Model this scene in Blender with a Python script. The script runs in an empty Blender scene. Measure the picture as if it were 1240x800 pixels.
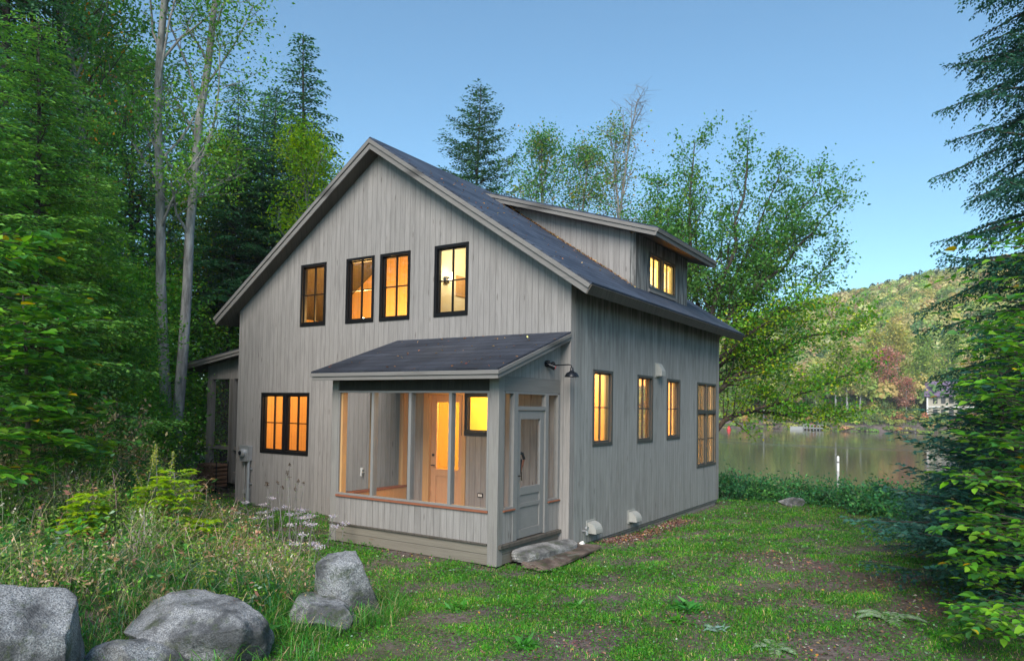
import bpy, bmesh, math, random
import numpy as np
from mathutils import Vector, Matrix
R = math.radians
# ------------------------------------------------------------------ camera, sky, sun, exposure
scene = bpy.context.scene
CX, CY, CZ = 5.035, -9.321, 2.081
cam = bpy.data.cameras.new('camera'); co = bpy.data.objects.new('camera', cam)
scene.collection.objects.link(co); scene.camera = co
cam.sensor_width = 36; cam.lens = 36*858.43/1240; cam.shift_y = 62.65/1240
cam.clip_start = .1; cam.clip_end = 4000
co.matrix_world = Matrix.Translation((CX, CY, CZ)) @ Matrix.Rotation(R(33.087), 4, 'Z') @ Matrix.Rotation(R(90+1.976), 4, 'X') @ Matrix.Rotation(R(.851), 4, 'Z')
SUN_EL, SUN_AZ = 38, 160          # azimuth clockwise from +Y, where the sun stands
world = bpy.data.worlds.new("World"); scene.world = world; world.use_nodes = True
wn = world.node_tree; wn.nodes.clear()
sky = wn.nodes.new('ShaderNodeTexSky'); sky.sky_type = 'NISHITA'; sky.sun_disc = False
sky.sun_elevation = R(SUN_EL); sky.sun_rotation = R(SUN_AZ); sky.air_density = .9; sky.dust_density = 0; sky.ozone_density = 2.2
bg = wn.nodes.new('ShaderNodeBackground'); bg.inputs[1].default_value = .112
wo = wn.nodes.new('ShaderNodeOutputWorld')
tint = wn.nodes.new('ShaderNodeMix'); tint.data_type = 'RGBA'; tint.blend_type = 'MULTIPLY'; tint.inputs[0].default_value = 1
tint.inputs[7].default_value = (.76, .99, .95, 1); wn.links.new(sky.outputs[0], tint.inputs[6]); wn.links.new(tint.outputs[2], bg.inputs[0]); wn.links.new(bg.outputs[0], wo.inputs[0])
sun = bpy.data.lights.new('sun', 'SUN'); sun.energy = 2.75; sun.angle = R(40); sun.color = (1, .91, .80)
so = bpy.data.objects.new('sun', sun); scene.collection.objects.link(so)
sd = Vector((math.sin(R(SUN_AZ))*math.cos(R(SUN_EL)), math.cos(R(SUN_AZ))*math.cos(R(SUN_EL)), math.sin(R(SUN_EL))))
so.rotation_euler = sd.to_track_quat('Z', 'Y').to_euler()
scene.view_settings.view_transform = 'Standard'; scene.view_settings.look = 'None'
scene.view_settings.exposure = 1.05; scene.view_settings.gamma = 1
scene.cycles.transparent_max_bounces = 16

# ------------------------------------------------------------------ helpers
col = scene.collection
def tag(o, label=None, cat=None, group=None, kind=None):
    if label: o['label'] = label
    if cat: o['category'] = cat
    if group: o['group'] = group
    if kind: o['kind'] = kind
    return o
def empty(name, loc=(0,0,0), label=None, cat=None, group=None, rz=0):
    o = bpy.data.objects.new(name, None); col.objects.link(o); o.location = loc; o.rotation_euler = (0, 0, rz)
    o.empty_display_size = .2
    return tag(o, label, cat, group)
def link(me, name, parent=None):
    o = bpy.data.objects.new(name, me); col.objects.link(o)
    if parent: o.parent = parent
    return o
def copy_thing(o, loc, rz, sc, label, group=None):
    c = o.copy(); col.objects.link(c); c.location = loc; c.rotation_euler = (0, 0, rz)
    c.scale = sc if hasattr(sc, '__len__') else (sc, sc, sc)
    c['label'] = label
    if group: c['group'] = group
    elif 'group' in c: del c['group']
    for ch in o.children:
        d = ch.copy(); col.objects.link(d); d.parent = c
    return c
def npmesh(name, V, faces, cols=None, mat=None, smooth=False):
    """faces: list of (N,k) int arrays"""
    me = bpy.data.meshes.new(name)
    V = np.ascontiguousarray(V, dtype=np.float32)
    me.vertices.add(len(V)); me.vertices.foreach_set('co', V.ravel())
    faces = [np.asarray(f, dtype=np.int32) for f in faces if len(f)]
    loops = np.concatenate([f.ravel() for f in faces]); me.loops.add(len(loops)); me.loops.foreach_set('vertex_index', loops)
    tot = np.concatenate([np.full(len(f), f.shape[1], dtype=np.int32) for f in faces])
    st = np.concatenate([[0], np.cumsum(tot)[:-1]]).astype(np.int32)
    me.polygons.add(len(tot)); me.polygons.foreach_set('loop_start', st); me.polygons.foreach_set('loop_total', tot)
    if smooth: me.polygons.foreach_set('use_smooth', np.ones(len(tot), dtype=bool))
    me.update(calc_edges=True)
    if cols is not None:
        a = me.color_attributes.new('Col', 'FLOAT_COLOR', 'POINT')
        c = np.ones((len(V), 4), dtype=np.float32); c[:, :3] = cols
        a.data.foreach_set('color', c.ravel())
    if mat: me.materials.append(mat)
    return me

class MB:
    """collects boxes, prisms and tubes into one mesh"""
    def __init__(s): s.v = []; s.f = []; s.m = []; s.parts = []
    def add(s, V, F, m=0):
        s.parts.append((V, F, m))
        b = len(s.v); s.v += [tuple(map(float, p)) for p in V]
        s.f += [tuple(i+b for i in f) for f in F]; s.m += [m]*len(F)
    def box(s, x0, x1, y0, y1, z0, z1, m=0):
        x0, x1 = min(x0, x1), max(x0, x1); y0, y1 = min(y0, y1), max(y0, y1); z0, z1 = min(z0, z1), max(z0, z1)
        s.add([(x0,y0,z0),(x1,y0,z0),(x1,y1,z0),(x0,y1,z0),(x0,y0,z1),(x1,y0,z1),(x1,y1,z1),(x0,y1,z1)],
              [(0,3,2,1),(4,5,6,7),(0,1,5,4),(1,2,6,5),(2,3,7,6),(3,0,4,7)], m)
    def prism(s, poly, axis, c0, c1, m=0):
        """poly in (a,b); axis 'y': (x,z) swept along y; 'x': (y,z) along x; 'z': (x,y) along z"""
        A = sum(poly[i][0]*poly[(i+1) % len(poly)][1]-poly[(i+1) % len(poly)][0]*poly[i][1] for i in range(len(poly)))
        if A < 0: poly = poly[::-1]
        def P(p, c): return {'y': (p[0], c, p[1]), 'x': (c, p[0], p[1]), 'z': (p[0], p[1], c)}[axis]
        n = len(poly); V = [P(p, c0) for p in poly]+[P(p, c1) for p in poly]
        F = [tuple(range(n)), tuple(range(2*n-1, n-1, -1))]+[(i, i+n, (i+1) % n+n, (i+1) % n) for i in range(n)]
        if axis != 'y': F = [f[::-1] for f in F]
        if c1 < c0: F = [f[::-1] for f in F]
        s.add(V, F, m)
    def tube(s, pts, rad, n=10, m=0, cap=True):
        pts = [Vector(p) for p in pts]; rad = rad if hasattr(rad, '__len__') else [rad]*len(pts)
        V = []; up = None
        for i, p in enumerate(pts):
            d = (pts[min(i+1, len(pts)-1)]-pts[max(i-1, 0)]).normalized()
            if up is None: up = d.orthogonal().normalized()
            a = (up-d*up.dot(d)).normalized(); up = a; b = d.cross(a)
            V += [p+(a*math.cos(t)+b*math.sin(t))*rad[i] for t in [2*math.pi*k/n for k in range(n)]]
        F = [(i*n+k, i*n+(k+1) % n, (i+1)*n+(k+1) % n, (i+1)*n+k) for i in range(len(pts)-1) for k in range(n)]
        if cap: F += [tuple(range(n))[::-1], tuple(range((len(pts)-1)*n, len(pts)*n))]
        s.add(V, F, m)
    def each(s, name, mats, parent=None, bevel=0):
        o = None
        for (V, F, m) in s.parts:
            q = MB(); q.add(V, F, m); o = q.build(name, mats, parent, bevel)
        return o
    def build(s, name, mats, parent=None, bevel=0, smooth=False):
        me = bpy.data.meshes.new(name); me.from_pydata(s.v, [], s.f); me.update()
        for m in (mats if isinstance(mats, (list, tuple)) else [mats]): me.materials.append(m)
        me.polygons.foreach_set('material_index', s.m)
        if smooth: me.polygons.foreach_set('use_smooth', [True]*len(s.f))
        o = link(me, name, parent)
        if bevel:
            b = o.modifiers.new('bevel', 'BEVEL'); b.width = bevel; b.segments = 2; b.limit_method = 'ANGLE'
        return o

def panel(mb, O, U, V, N, a0, a1, b0, top, holes=(), thick=.15, cuts=(), m_out=0, m_in=1):
    """flat wall in the plane O+aU+bV, outward normal N, rectangular holes (a0,a1,b0,b1), top(a) its upper edge"""
    O, U, V, N = map(Vector, (O, U, V, N))
    if not callable(top): t0 = top; top = lambda a: t0
    xs = sorted(set([a0, a1]+[h for q in holes for h in q[:2]]+list(cuts)))
    xs = [x for x in xs if a0 <= x <= a1]
    flip = U.cross(V).dot(N) < 0
    def Q(p, q, r, t, m, fl=False):
        mb.add([p, q, r, t], [(3, 2, 1, 0) if (flip ^ fl) else (0, 1, 2, 3)], m)
    def P(a, b, d): return O+U*a+V*b-N*d
    T = thick
    for i in range(len(xs)-1):
        l, r = xs[i], xs[i+1]; mid = (l+r)/2
        hs = sorted([h for h in holes if h[0] < mid < h[1]], key=lambda h: h[2])
        lev = b0
        for h in hs+[None]:
            if h is None: tl, tr = top(l+1e-6), top(r-1e-6)
            else: tl = tr = h[2]
            if min(tl, tr) >= lev-1e-9 and max(tl, tr) > lev+1e-6:
                Q(P(l,lev,0), P(r,lev,0), P(r,tr,0), P(l,tl,0), m_out)
                Q(P(l,lev,T), P(r,lev,T), P(r,tr,T), P(l,tl,T), m_in, True)
            if h is not None: lev = h[3]
        Q(P(l,top(l+1e-6),0), P(r,top(r-1e-6),0), P(r,top(r-1e-6),T), P(l,top(l+1e-6),T), m_out)
        Q(P(l,b0,T), P(r,b0,T), P(r,b0,0), P(l,b0,0), m_out)
    for (l, r, b, t) in holes:
        Q(P(l,b,0), P(r,b,0), P(r,b,T), P(l,b,T), m_out)
        Q(P(l,t,T), P(r,t,T), P(r,t,0), P(l,t,0), m_out)
        Q(P(l,b,T), P(l,t,T), P(l,t,0), P(l,b,0), m_out, True)
        Q(P(r,b,0), P(r,t,0), P(r,t,T), P(r,b,T), m_out, True)
    for a, fl in ((a0, True), (a1, False)):
        tt = top(a+1e-6 if a == a0 else a-1e-6)
        Q(P(a,b0,0), P(a,b0,T), P(a,tt,T), P(a,tt,0), m_out, fl)

# ------------------------------------------------------------------ materials
class NT:
    def __init__(s, name):
        s.m = bpy.data.materials.new(name); s.m.use_nodes = True; s.t = s.m.node_tree; s.t.nodes.clear()
        s.out = s.t.nodes.new('ShaderNodeOutputMaterial')
    def n(s, typ, ins={}, **kw):
        x = s.t.nodes.new(typ)
        for k, v in kw.items(): setattr(x, k, v)
        for k, v in ins.items(): s.set(x.inputs[k], v)
        return x
    def set(s, sock, v):
        if isinstance(v, bpy.types.NodeSocket): s.t.links.new(v, sock)
        elif hasattr(v, 'outputs'): s.t.links.new(v.outputs[0], sock)
        else:
            if sock.type == 'RGBA' and len(v) == 3: v = (*v, 1)
            sock.default_value = v
    def math(s, op, a, b=0., c=0., clamp=False):
        x = s.n('ShaderNodeMath', {0: a, 1: b, 2: c}, operation=op); x.use_clamp = clamp; return x.outputs[0]
    def mix(s, f, a, b, mode='MIX'):
        x = s.t.nodes.new('ShaderNodeMix'); x.data_type = 'RGBA'; x.blend_type = mode
        s.set(x.inputs[0], f); s.set(x.inputs[6], a); s.set(x.inputs[7], b); return x.outputs[2]
    def ramp(s, f, lo, hi, a=0., b=1.):
        return s.n('ShaderNodeMapRange', {0: f, 1: lo, 2: hi, 3: a, 4: b}).outputs[0]
    def noise(s, vec, scale, detail=3., rough=.5):
        return s.n('ShaderNodeTexNoise', {'Vector': vec, 'Scale': scale, 'Detail': detail, 'Roughness': rough}).outputs[0]
    def xyz(s, x, y, z): return s.n('ShaderNodeCombineXYZ', {0: x, 1: y, 2: z}).outputs[0]
    def coord(s):
        c = s.n('ShaderNodeTexCoord').outputs['Object']; p = s.n('ShaderNodeSeparateXYZ', {0: c}); return c, p.outputs
    def bump(s, h, strength=.3, dist=.02): return s.n('ShaderNodeBump', {'Height': h, 'Strength': strength, 'Distance': dist}).outputs[0]
    def bsdf(s, base, rough=.7, normal=None, metal=0., spec=.3, **kw):
        b = s.n('ShaderNodeBsdfPrincipled', {'Base Color': base, 'Roughness': rough, 'Metallic': metal, 'Specular IOR Level': spec})
        if normal is not None: s.set(b.inputs['Normal'], normal)
        for k, v in kw.items(): s.set(b.inputs[k], v)
        return b
    def done(s, shader): s.t.links.new(shader.outputs[0], s.out.inputs[0]); return s.m

def wood(name, c1, c2, dark, knot, pitch=.115, horiz=False, mildew=.45, rough=.75, board=.2, topdark=False):
    t = NT(name); c, p = t.coord()
    u = t.math('ADD', p[0], p[1]); w = p[2]
    if horiz: u, w = w, u
    k = t.math('FLOOR', t.math('DIVIDE', u, pitch)); fr = t.math('FRACT', t.math('DIVIDE', u, pitch))
    rnd = t.n('ShaderNodeTexWhiteNoise', {'W': k}, noise_dimensions='1D').outputs[0]
    off = t.math('MULTIPLY', rnd, 37.)
    fine = t.noise(t.xyz(t.math('MULTIPLY', u, 42.), t.math('ADD', t.math('MULTIPLY', w, 1.6), off), off), 1.6, 6., .62)
    grain = t.ramp(fine, .28, .72)
    mid = t.noise(t.xyz(t.math('MULTIPLY', u, 7.), t.math('ADD', t.math('MULTIPLY', w, .8), off), off), 1.5, 4., .6)
    base = t.mix(grain, c1, c2)
    base = t.mix(t.ramp(rnd, 0, 1, 0, board), base, tuple(q*.5 for q in c1))
    m2 = t.ramp(mid, .50, .78, 0, mildew)
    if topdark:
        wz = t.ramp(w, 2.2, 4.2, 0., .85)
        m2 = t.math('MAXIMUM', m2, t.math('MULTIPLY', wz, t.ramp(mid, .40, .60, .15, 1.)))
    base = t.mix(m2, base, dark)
    vor = t.n('ShaderNodeTexVoronoi', {'Vector': t.xyz(t.math('MULTIPLY', u, 8.), t.math('ADD', t.math('MULTIPLY', w, 1.5), off), 0.), 'Scale': 1.}, voronoi_dimensions='3D')
    base = t.mix(t.ramp(vor.outputs['Distance'], .05, .11, .6, 0.), base, knot)
    g = t.math('MINIMUM', fr, t.math('SUBTRACT', 1., fr))
    base = t.mix(t.ramp(g, .010, .038, .6, 0.), base, tuple(q*.18 for q in c1))
    h = t.math('ADD', t.ramp(g, .01, .06), t.math('MULTIPLY', fine, .35))
    return t.done(t.bsdf(base, rough, t.bump(h, .55, .008)))

M = {}
M['siding'] = wood('weathered_siding', (.22,.205,.196), (.315,.297,.285), (.09,.084,.08), (.06,.045,.035))
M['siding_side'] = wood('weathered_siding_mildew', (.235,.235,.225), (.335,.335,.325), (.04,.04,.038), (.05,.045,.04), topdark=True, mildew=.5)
M['trim'] = wood('grey_trim', (.19,.178,.165), (.25,.238,.225), (.09,.085,.08), (.12,.1,.09), pitch=3., mildew=.4)
M['trim_h'] = wood('grey_trim_level', (.165,.155,.147), (.215,.205,.195), (.08,.075,.07), (.12,.1,.09), pitch=3., horiz=True, mildew=.4)
M['skirt'] = wood('skirt_board', (.165,.148,.122), (.22,.20,.165), (.1,.085,.065), (.15,.1,.06), pitch=.137, horiz=True, mildew=.3)
M['soffit'] = wood('soffit_board', (.075,.066,.055), (.11,.095,.08), (.03,.025,.02), (.06,.04,.03), pitch=.14, mildew=.4)
M['redwood'] = wood('red_stained_sill', (.22,.075,.04), (.30,.11,.06), (.1,.04,.03), (.1,.03,.02), pitch=3., horiz=True)
M['pine'] = wood('pine_board', (.55,.36,.17), (.58,.39,.19), (.50,.31,.14), (.40,.23,.1), pitch=.14, mildew=.2, board=.08, rough=.5)
M['pine_trim'] = wood('pine_trim', (.46,.26,.11), (.55,.33,.15), (.35,.18,.07), (.25,.12,.05), pitch=3., mildew=.3, rough=.5)
M['door_wood'] = wood('pink_fir_door', (.50,.27,.14), (.58,.33,.18), (.42,.2,.1), (.35,.18,.1), pitch=3., mildew=.25, rough=.45)
M['cream'] = (lambda t: t.done(t.bsdf(t.mix(t.noise(t.coord()[0], 3.), (.74,.68,.52), (.80,.74,.60)), .8)))(NT('cream_plaster'))

def shingles(name, run, zrow, c1, c2):
    t = NT(name); c, p = t.coord()
    v = t.math('DIVIDE', p[2], zrow); row = t.math('FLOOR', v); fv = t.math('FRACT', v)
    r0 = t.n('ShaderNodeTexWhiteNoise', {'W': row}, noise_dimensions='1D').outputs[0]
    u = t.math('ADD', t.math('DIVIDE', p[run], .33), t.math('MULTIPLY', r0, 9.))
    tab = t.math('FLOOR', u); fu = t.math('FRACT', u)
    r1 = t.n('ShaderNodeTexWhiteNoise', {'Vector': t.xyz(tab, row, 3.)}, noise_dimensions='3D').outputs[0]
    base = t.mix(t.math('MULTIPLY', t.math('ADD', r1, r0), .5), c1, c2)
    base = t.mix(t.ramp(t.noise(c, 1.1, 4.), .35, .7, 0, .5), base, tuple(q*1.5 for q in c2))
    base = t.mix(t.ramp(t.noise(c, 90., 2.), .3, .7, 0, .5), base, tuple(q*.6 for q in c1))
    base = t.mix(t.ramp(fv, .0, .2, .9, 0.), base, (.008,.008,.01))
    base = t.mix(t.ramp(t.math('MINIMUM', fu, t.math('SUBTRACT', 1., fu)), .01, .05, .5, 0.), base, (.015,.015,.018))
    h = t.math('ADD', t.math('MULTIPLY', fv, -1.), t.math('MULTIPLY', r1, .35))
    return t.done(t.bsdf(base,   .75, t.bump(h, .6, .012), spec=.25))
M['shingle'] = shingles('blue_grey_shingles', 1, .105, (.018,.028,.050), (.070,.092,.135))
M['shingle_porch'] = shingles('slate_shingles', 0, .066, (.012,.015,.024), (.056,.064,.086))
def plain(name, c, rough=.5, metal=0., spec=.4, var=.12, sc=12.):
    t = NT(name); cc, p = t.coord()
    return t.done(t.bsdf(t.mix(t.noise(cc, sc, 4.), tuple(q*(1-var) for q in c), tuple(min(q*(1+var), 1) for q in c)), rough, metal=metal, spec=spec))
M['black'] = plain('black_window_frame', (.006,.006,.007), .5, spec=.2)
M['dark_frame'] = plain('dark_green_grey_frame', (.045,.05,.048), .5)
M['metal'] = plain('galvanised_steel', (.42,.43,.45), .38, .6)
M['lampblack'] = plain('black_enamel', (.012,.014,.018), .25, .2)
M['hood'] = plain('grey_vent_plastic', (.33,.33,.31), .6)
M['white'] = plain('white_paint', (.72,.71,.68), .6)
M['redmark'] = plain('red_plastic', (.55,.03,.03), .4)
M['teal'] = plain('teal_plastic', (.02,.16,.2), .4)
M['foundation'] = (lambda t: t.done(t.bsdf(t.mix(t.noise(t.coord()[0], 9., 6., .6), (.16,.15,.13), (.33,.31,.28)), .9, t.bump(t.noise(t.coord()[0], 60.), .4, .01))))(NT('concrete_foundation'))
M['brass'] = plain('dark_bronze', (.05,.04,.03), .4, .7)
M['sash'] = plain('painted_grey_sash', (.20,.195,.19), .65)
M['eave_shade_board'] = wood('eave_shade_header_board', (.025,.022,.018), (.045,.04,.032), (.015,.013,.01), (.01,.01,.01))  # near-black colour paints the eave's shadow onto the front header

def glass(name='window_glass', tint=(.93,.95,.93), refl=1.0):
    t = NT(name)
    fr = t.n('ShaderNodeFresnel', {'IOR': 1.5})
    f = t.math('MULTIPLY', fr.outputs[0], refl, clamp=True)
    tr = t.n('ShaderNodeBsdfTransparent', {'Color': tint}); gl = t.n('ShaderNodeBsdfGlossy', {'Color': (1,1,1), 'Roughness': .02})
    mx = t.n('ShaderNodeMixShader', {0: f, 1: tr, 2: gl}); return t.done(mx)
M['glass'] = glass(refl=1.7)
def screen():
    t = NT('insect_screen')
    tr = t.n('ShaderNodeBsdfTransparent', {'Color': (1,1,1)}); df = t.n('ShaderNodeBsdfDiffuse', {'Color': (.10,.10,.10)})
    return t.done(t.n('ShaderNodeMixShader', {0: .16, 1: tr, 2: df}))
M['screen'] = screen()
def emit(name, c, s):
    t = NT(name); return t.done(t.n('ShaderNodeEmission', {'Color': c, 'Strength': s}))
M['bulb'] = emit('lit_bulb', (1,.82,.5), 30.)

def leafmat(name, trans=.3, rough=.55, spec=.25):
    k_tr = trans*3
    t = NT(name); a = t.n('ShaderNodeAttribute', attribute_name='Col').outputs['Color']
    a = t.n('ShaderNodeHueSaturation', {'Saturation': 1.12, 'Value': 1.15, 'Color': a}).outputs[0]
    b = t.bsdf(a, rough, spec=spec); tl = t.n('ShaderNodeBsdfTranslucent', {'Color': t.mix(1., a, tuple(q*k_tr for q in (.95,1.,.6)), 'MULTIPLY')})
    return t.done(t.n('ShaderNodeAddShader', {0: b, 1: tl}))
M['leaf'] = leafmat('leaf'); M['needle'] = leafmat('needle', .18, .5); M['grass'] = leafmat('grass_blade', .3, .5, .2)
M['dry'] = leafmat('dry_leaf', .15, .8, .1)
def bark(name, c1, c2, sc=14.):
    t = NT(name); c, p = t.coord()
    v = t.xyz(t.math('MULTIPLY', p[0], 1.), t.math('MULTIPLY', p[1], 1.), t.math('MULTIPLY', p[2], .22))
    n = t.noise(v, sc, 6., .65)
    return t.done(t.bsdf(t.mix(t.ramp(n, .35, .65), c1, c2), .9, t.bump(n, .8, .03)))
M['bark_dark'] = bark('dark_bark', (.03,.024,.02), (.10,.085,.075))
M['bark_grey'] = bark('grey_bark', (.12,.115,.11), (.30,.29,.28))
M['bark_pale'] = bark('pale_bark', (.15,.145,.14), (.40,.385,.37), 9.)
def granite(name, c1, c2):
    t = NT(name); c, p = t.coord()
    sp = t.noise(c, 95., 3., .7); big = t.noise(c, 3., 5., .6); vv = t.noise(c, 22., 6., .7)
    b = t.mix(t.ramp(sp, .40, .60), c1, c2)
    b = t.mix(t.ramp(big, .42, .60, 0., .85), b, tuple(q*.38 for q in c1))
    b = t.mix(t.ramp(vv, .55, .68, 0., .6), b, tuple(q*.3 for q in c1))
    b = t.mix(t.ramp(t.noise(c, 8., 4.), .60, .66, 0., .55), b, (.20,.21,.18))
    b = t.mix(t.ramp(t.noise(c, 5., 5., .7), .56, .64, 0., .6), b, (.05,.07,.025))
    h = t.math('ADD', t.math('MULTIPLY', vv, 1.2), t.math('MULTIPLY', sp, .3))
    return t.done(t.bsdf(b, .85, t.bump(h, .9, .03)))
M['granite'] = granite('grey_granite', (.13,.135,.145), (.42,.43,.44))
M['slab'] = granite('pale_slab_stone', (.22,.215,.21), (.42,.41,.40))
M['sandstone'] = granite('pink_brown_stone', (.15,.105,.085), (.22,.17,.14))

# ------------------------------------------------------------------ terrain
def S(t): t = np.clip(t, 0, 1); return t*t*(3-2*t)
_rg = np.random.default_rng(5)
_ph = _rg.uniform(0, 6.28, (4, 12)); _an = _rg.uniform(0, 6.28, (4, 12))
def nz(x, y, f, k=0):
    r = 0
    for i in range(12):
        ff = f*(.6+.12*i); r = r+np.sin((x*np.cos(_an[k, i])+y*np.sin(_an[k, i]))*ff*2*np.pi+_ph[k, i]+1.3*np.sin((x*np.sin(_an[k, i])-y*np.cos(_an[k, i]))*ff*3.1))
    return r/4.2
RL0 = np.array([-1.45, -7.2]); RL1 = np.array([-.05, -4.3])     # line of boulders that holds the grassy bank
def YS(x): return 163+5*np.sin(x*.05)+3*np.sin(x*.17+1)
def Hh(x, y):
    x = np.asarray(x, float); y = np.asarray(y, float)
    z = -.02-.022*np.clip(y, 0, 10)+.03*nz(x, y, .18)
    z = z-.10*S((-x-7.5)/3)*S((y+1.2)/2)
    d = (RL1-RL0)/np.linalg.norm(RL1-RL0)
    s1 = (x-RL0[0])*-d[1]+(y-RL0[1])*d[0]                 # positive on the bank side of the boulders
    s2 = (x+.3)*-.345+(y+4.0)*-.94                        # positive south of a line in front of the house
    z = z+(.40*S(s1/.7)+.80*S((s1-.4)/5.0))*S((s2+.1)/2.4)
    z = z+.35*S((-x-13)/6)*S((6-y)/6)
    z = z+.05*nz(x, y, .5, 1)*S((s1-.5)/2)*S(s2)
    z = z+.35*S((x-6.2)/3)*S((14-y)/4)
    bank = S((y-10.3-.25*np.sin(x*.9))/11)*2.6*S((x+24+1.6*np.clip(y-18, 0, 400))/8)
    z = z-bank
    ys = YS(x)
    t = np.clip((y-ys)/215, 0, 1.25)
    ridge = 62*S((x+215)/205)+10*S(x/150)+4*np.sin(x*.045)
    z = z+np.where(y > ys-5, S((y-ys+5)/7)*2.4, 0)
    z = z+ridge*(S(t*.95)*.55+np.clip(t, 0, 1)*.45)*np.where(y > ys, 1, 0)
    return z
def hz(x, y): return float(Hh(x, y))
def gx(a, b, n, p): return [a+(b-a)*(i/n)**p for i in range(n+1)]
xs = np.array(sorted(set(np.round(np.concatenate([np.arange(-14, 9, .16), np.array(gx(9, 60, 40, 1.5)), np.array(gx(60, 1500, 40, 1.9)), -14-np.array(gx(0, 60, 40, 1.5)), -74-np.array(gx(0, 1500, 50, 1.7))]), 3))))
ys_ = np.array(sorted(set(np.round(np.concatenate([np.arange(-9, 12, .16), np.array(gx(12, 40, 40, 1.2)), np.arange(42, 150, 6), np.arange(150, 185, 1.), np.arange(186, 440, 5), np.array(gx(440, 2500, 20, 1.8)), -9-np.array(gx(0, 300, 30, 2))]), 3))))
X, Y = np.meshgrid(xs, ys_)
Z = Hh(X, Y)
nx, ny = len(xs), len(ys_)
idx = np.arange(nx*ny).reshape(ny, nx)
F = np.stack([idx[:-1, :-1], idx[:-1, 1:], idx[1:, 1:], idx[1:, :-1]], -1).reshape(-1, 4)
def ground_mat():
    t = NT('forest_and_lawn_soil'); c, p = t.coord()
    n1 = t.noise(c, .9, 5., .6); n2 = t.noise(c, 14., 6., .65); n3 = t.noise(c, 60., 3., .6)
    b = t.mix(t.ramp(n2, .35, .65), (.09,.07,.065), (.21,.165,.16))
    b = t.mix(t.ramp(n1, .45, .62, 0., .5), b, (.06,.08,.025))
    b = t.mix(t.ramp(n3, .55, .7, 0., .6), b, (.16,.12,.10))
    return t.done(t.bsdf(b, .95, t.bump(t.math('ADD', n2, t.math('MULTIPLY', n3, .5)), .8, .04), spec=.1))
g = link(npmesh('ground', np.stack([X.ravel(), Y.ravel(), Z.ravel()], -1), [F], mat=ground_mat(), smooth=True), 'ground'); tag(g, kind='structure')
# lake
def water():
    t = NT('lake_water'); c, p = t.coord()
    v = t.xyz(t.math('MULTIPLY', p[0], .35), p[1], 0.)
    n = t.noise(v, 1.2, 4., .55); n2 = t.noise(t.xyz(t.math('MULTIPLY', p[0], .02), t.math('MULTIPLY', p[1], .10), 0.), 1., 3.)
    band = t.math('MULTIPLY', t.ramp(t.math('ABSOLUTE', t.math('SUBTRACT', p[1], 84.)), 2., 10., 1., 0.), t.ramp(n2, .3, .55))
    h = t.math('MULTIPLY', n, t.math('ADD', .16, t.math('MULTIPLY', band, 2.)))
    b = t.bsdf((.075,.062,.048), t.math('ADD', .09, t.math('MULTIPLY', band, .15)), t.bump(h, .3, .05), spec=.5)
    return t.done(b)
w = MB(); w.add([(-420,14,-2),(600,14,-2),(600,230,-2),(-420,230,-2)], [(0,1,2,3)]); tag(w.build('lake', water()), kind='structure')

# ------------------------------------------------------------------ the house
W, L = 7.9, 7.357
EO, GO, HE, HP = .488, .268, 3.87, 6.848
SL = (HP-HE)/(W/2+EO)
def rz(x): return HE+SL*(EO-x) if x > -W/2 else HE+SL*(x+W+EO)
house = empty('house', (0, 0, 0), 'grey weathered board house with lit windows, blue-grey shingled gable roof and screened porches', 'house')
# openings
WF = [(-6.008,-5.299,3.577,4.79), (-4.759,-4.044,3.574,4.786), (-3.905,-3.188,3.572,4.785), (-2.645,-1.925,3.574,4.792), (-7.118,-5.691,1.077,2.294),
      (-2.01,-1.31,1.60,2.31), (-2.72,-1.95,.30,2.30)]
WS = [(.739,1.466,1.475,2.695), (2.511,3.235,1.464,2.691), (3.962,4.70,1.48,2.68), (5.775,7.10,.813,2.677)]
WB = [(-.95,-.15,.8,2.65), (-2.6,-1.6,1.0,2.65), (-5.6,-4.0,.9,2.5)]
DX, DY0, DY1 = -.177, 2.806, 5.598
DXE, DYE0, DYE1, DZ, XJ = .354, 2.538, 5.866, 5.317, -3.5
DS = (rz(XJ)-DZ)/(DXE-XJ)
def dz(x): return DZ+DS*(DXE-x)
TH = .17
def tf(x): return rz(x)-TH*1.15
m = MB(); panel(m, (0,0,0), (1,0,0), (0,0,1), (0,-1,0), -W, 0, 0, tf, WF, .15, [-W/2]); m.build('wall', [M['siding'], M['pine']], house)
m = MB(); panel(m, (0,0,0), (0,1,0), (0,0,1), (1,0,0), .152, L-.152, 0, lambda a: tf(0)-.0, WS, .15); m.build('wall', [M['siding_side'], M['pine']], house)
m = MB(); panel(m, (0,L,0), (1,0,0), (0,0,1), (0,1,0), -W, 0, 0, tf, WB, .15, [-W/2]); m.build('wall', [M['siding'], M['pine']], house)
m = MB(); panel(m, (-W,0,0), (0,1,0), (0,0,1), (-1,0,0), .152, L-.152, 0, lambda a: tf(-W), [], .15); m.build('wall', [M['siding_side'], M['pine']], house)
m = MB(); m.box(-W+.06, -.06, .05, L-.05, -.9, -.004); m.box(-W+.03, -.03, .02, L-.02, -.05, -.006)
m.build('foundation', M['foundation'], house)
def rz0(x): return rz(x)-TH*1.22-.005
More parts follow.
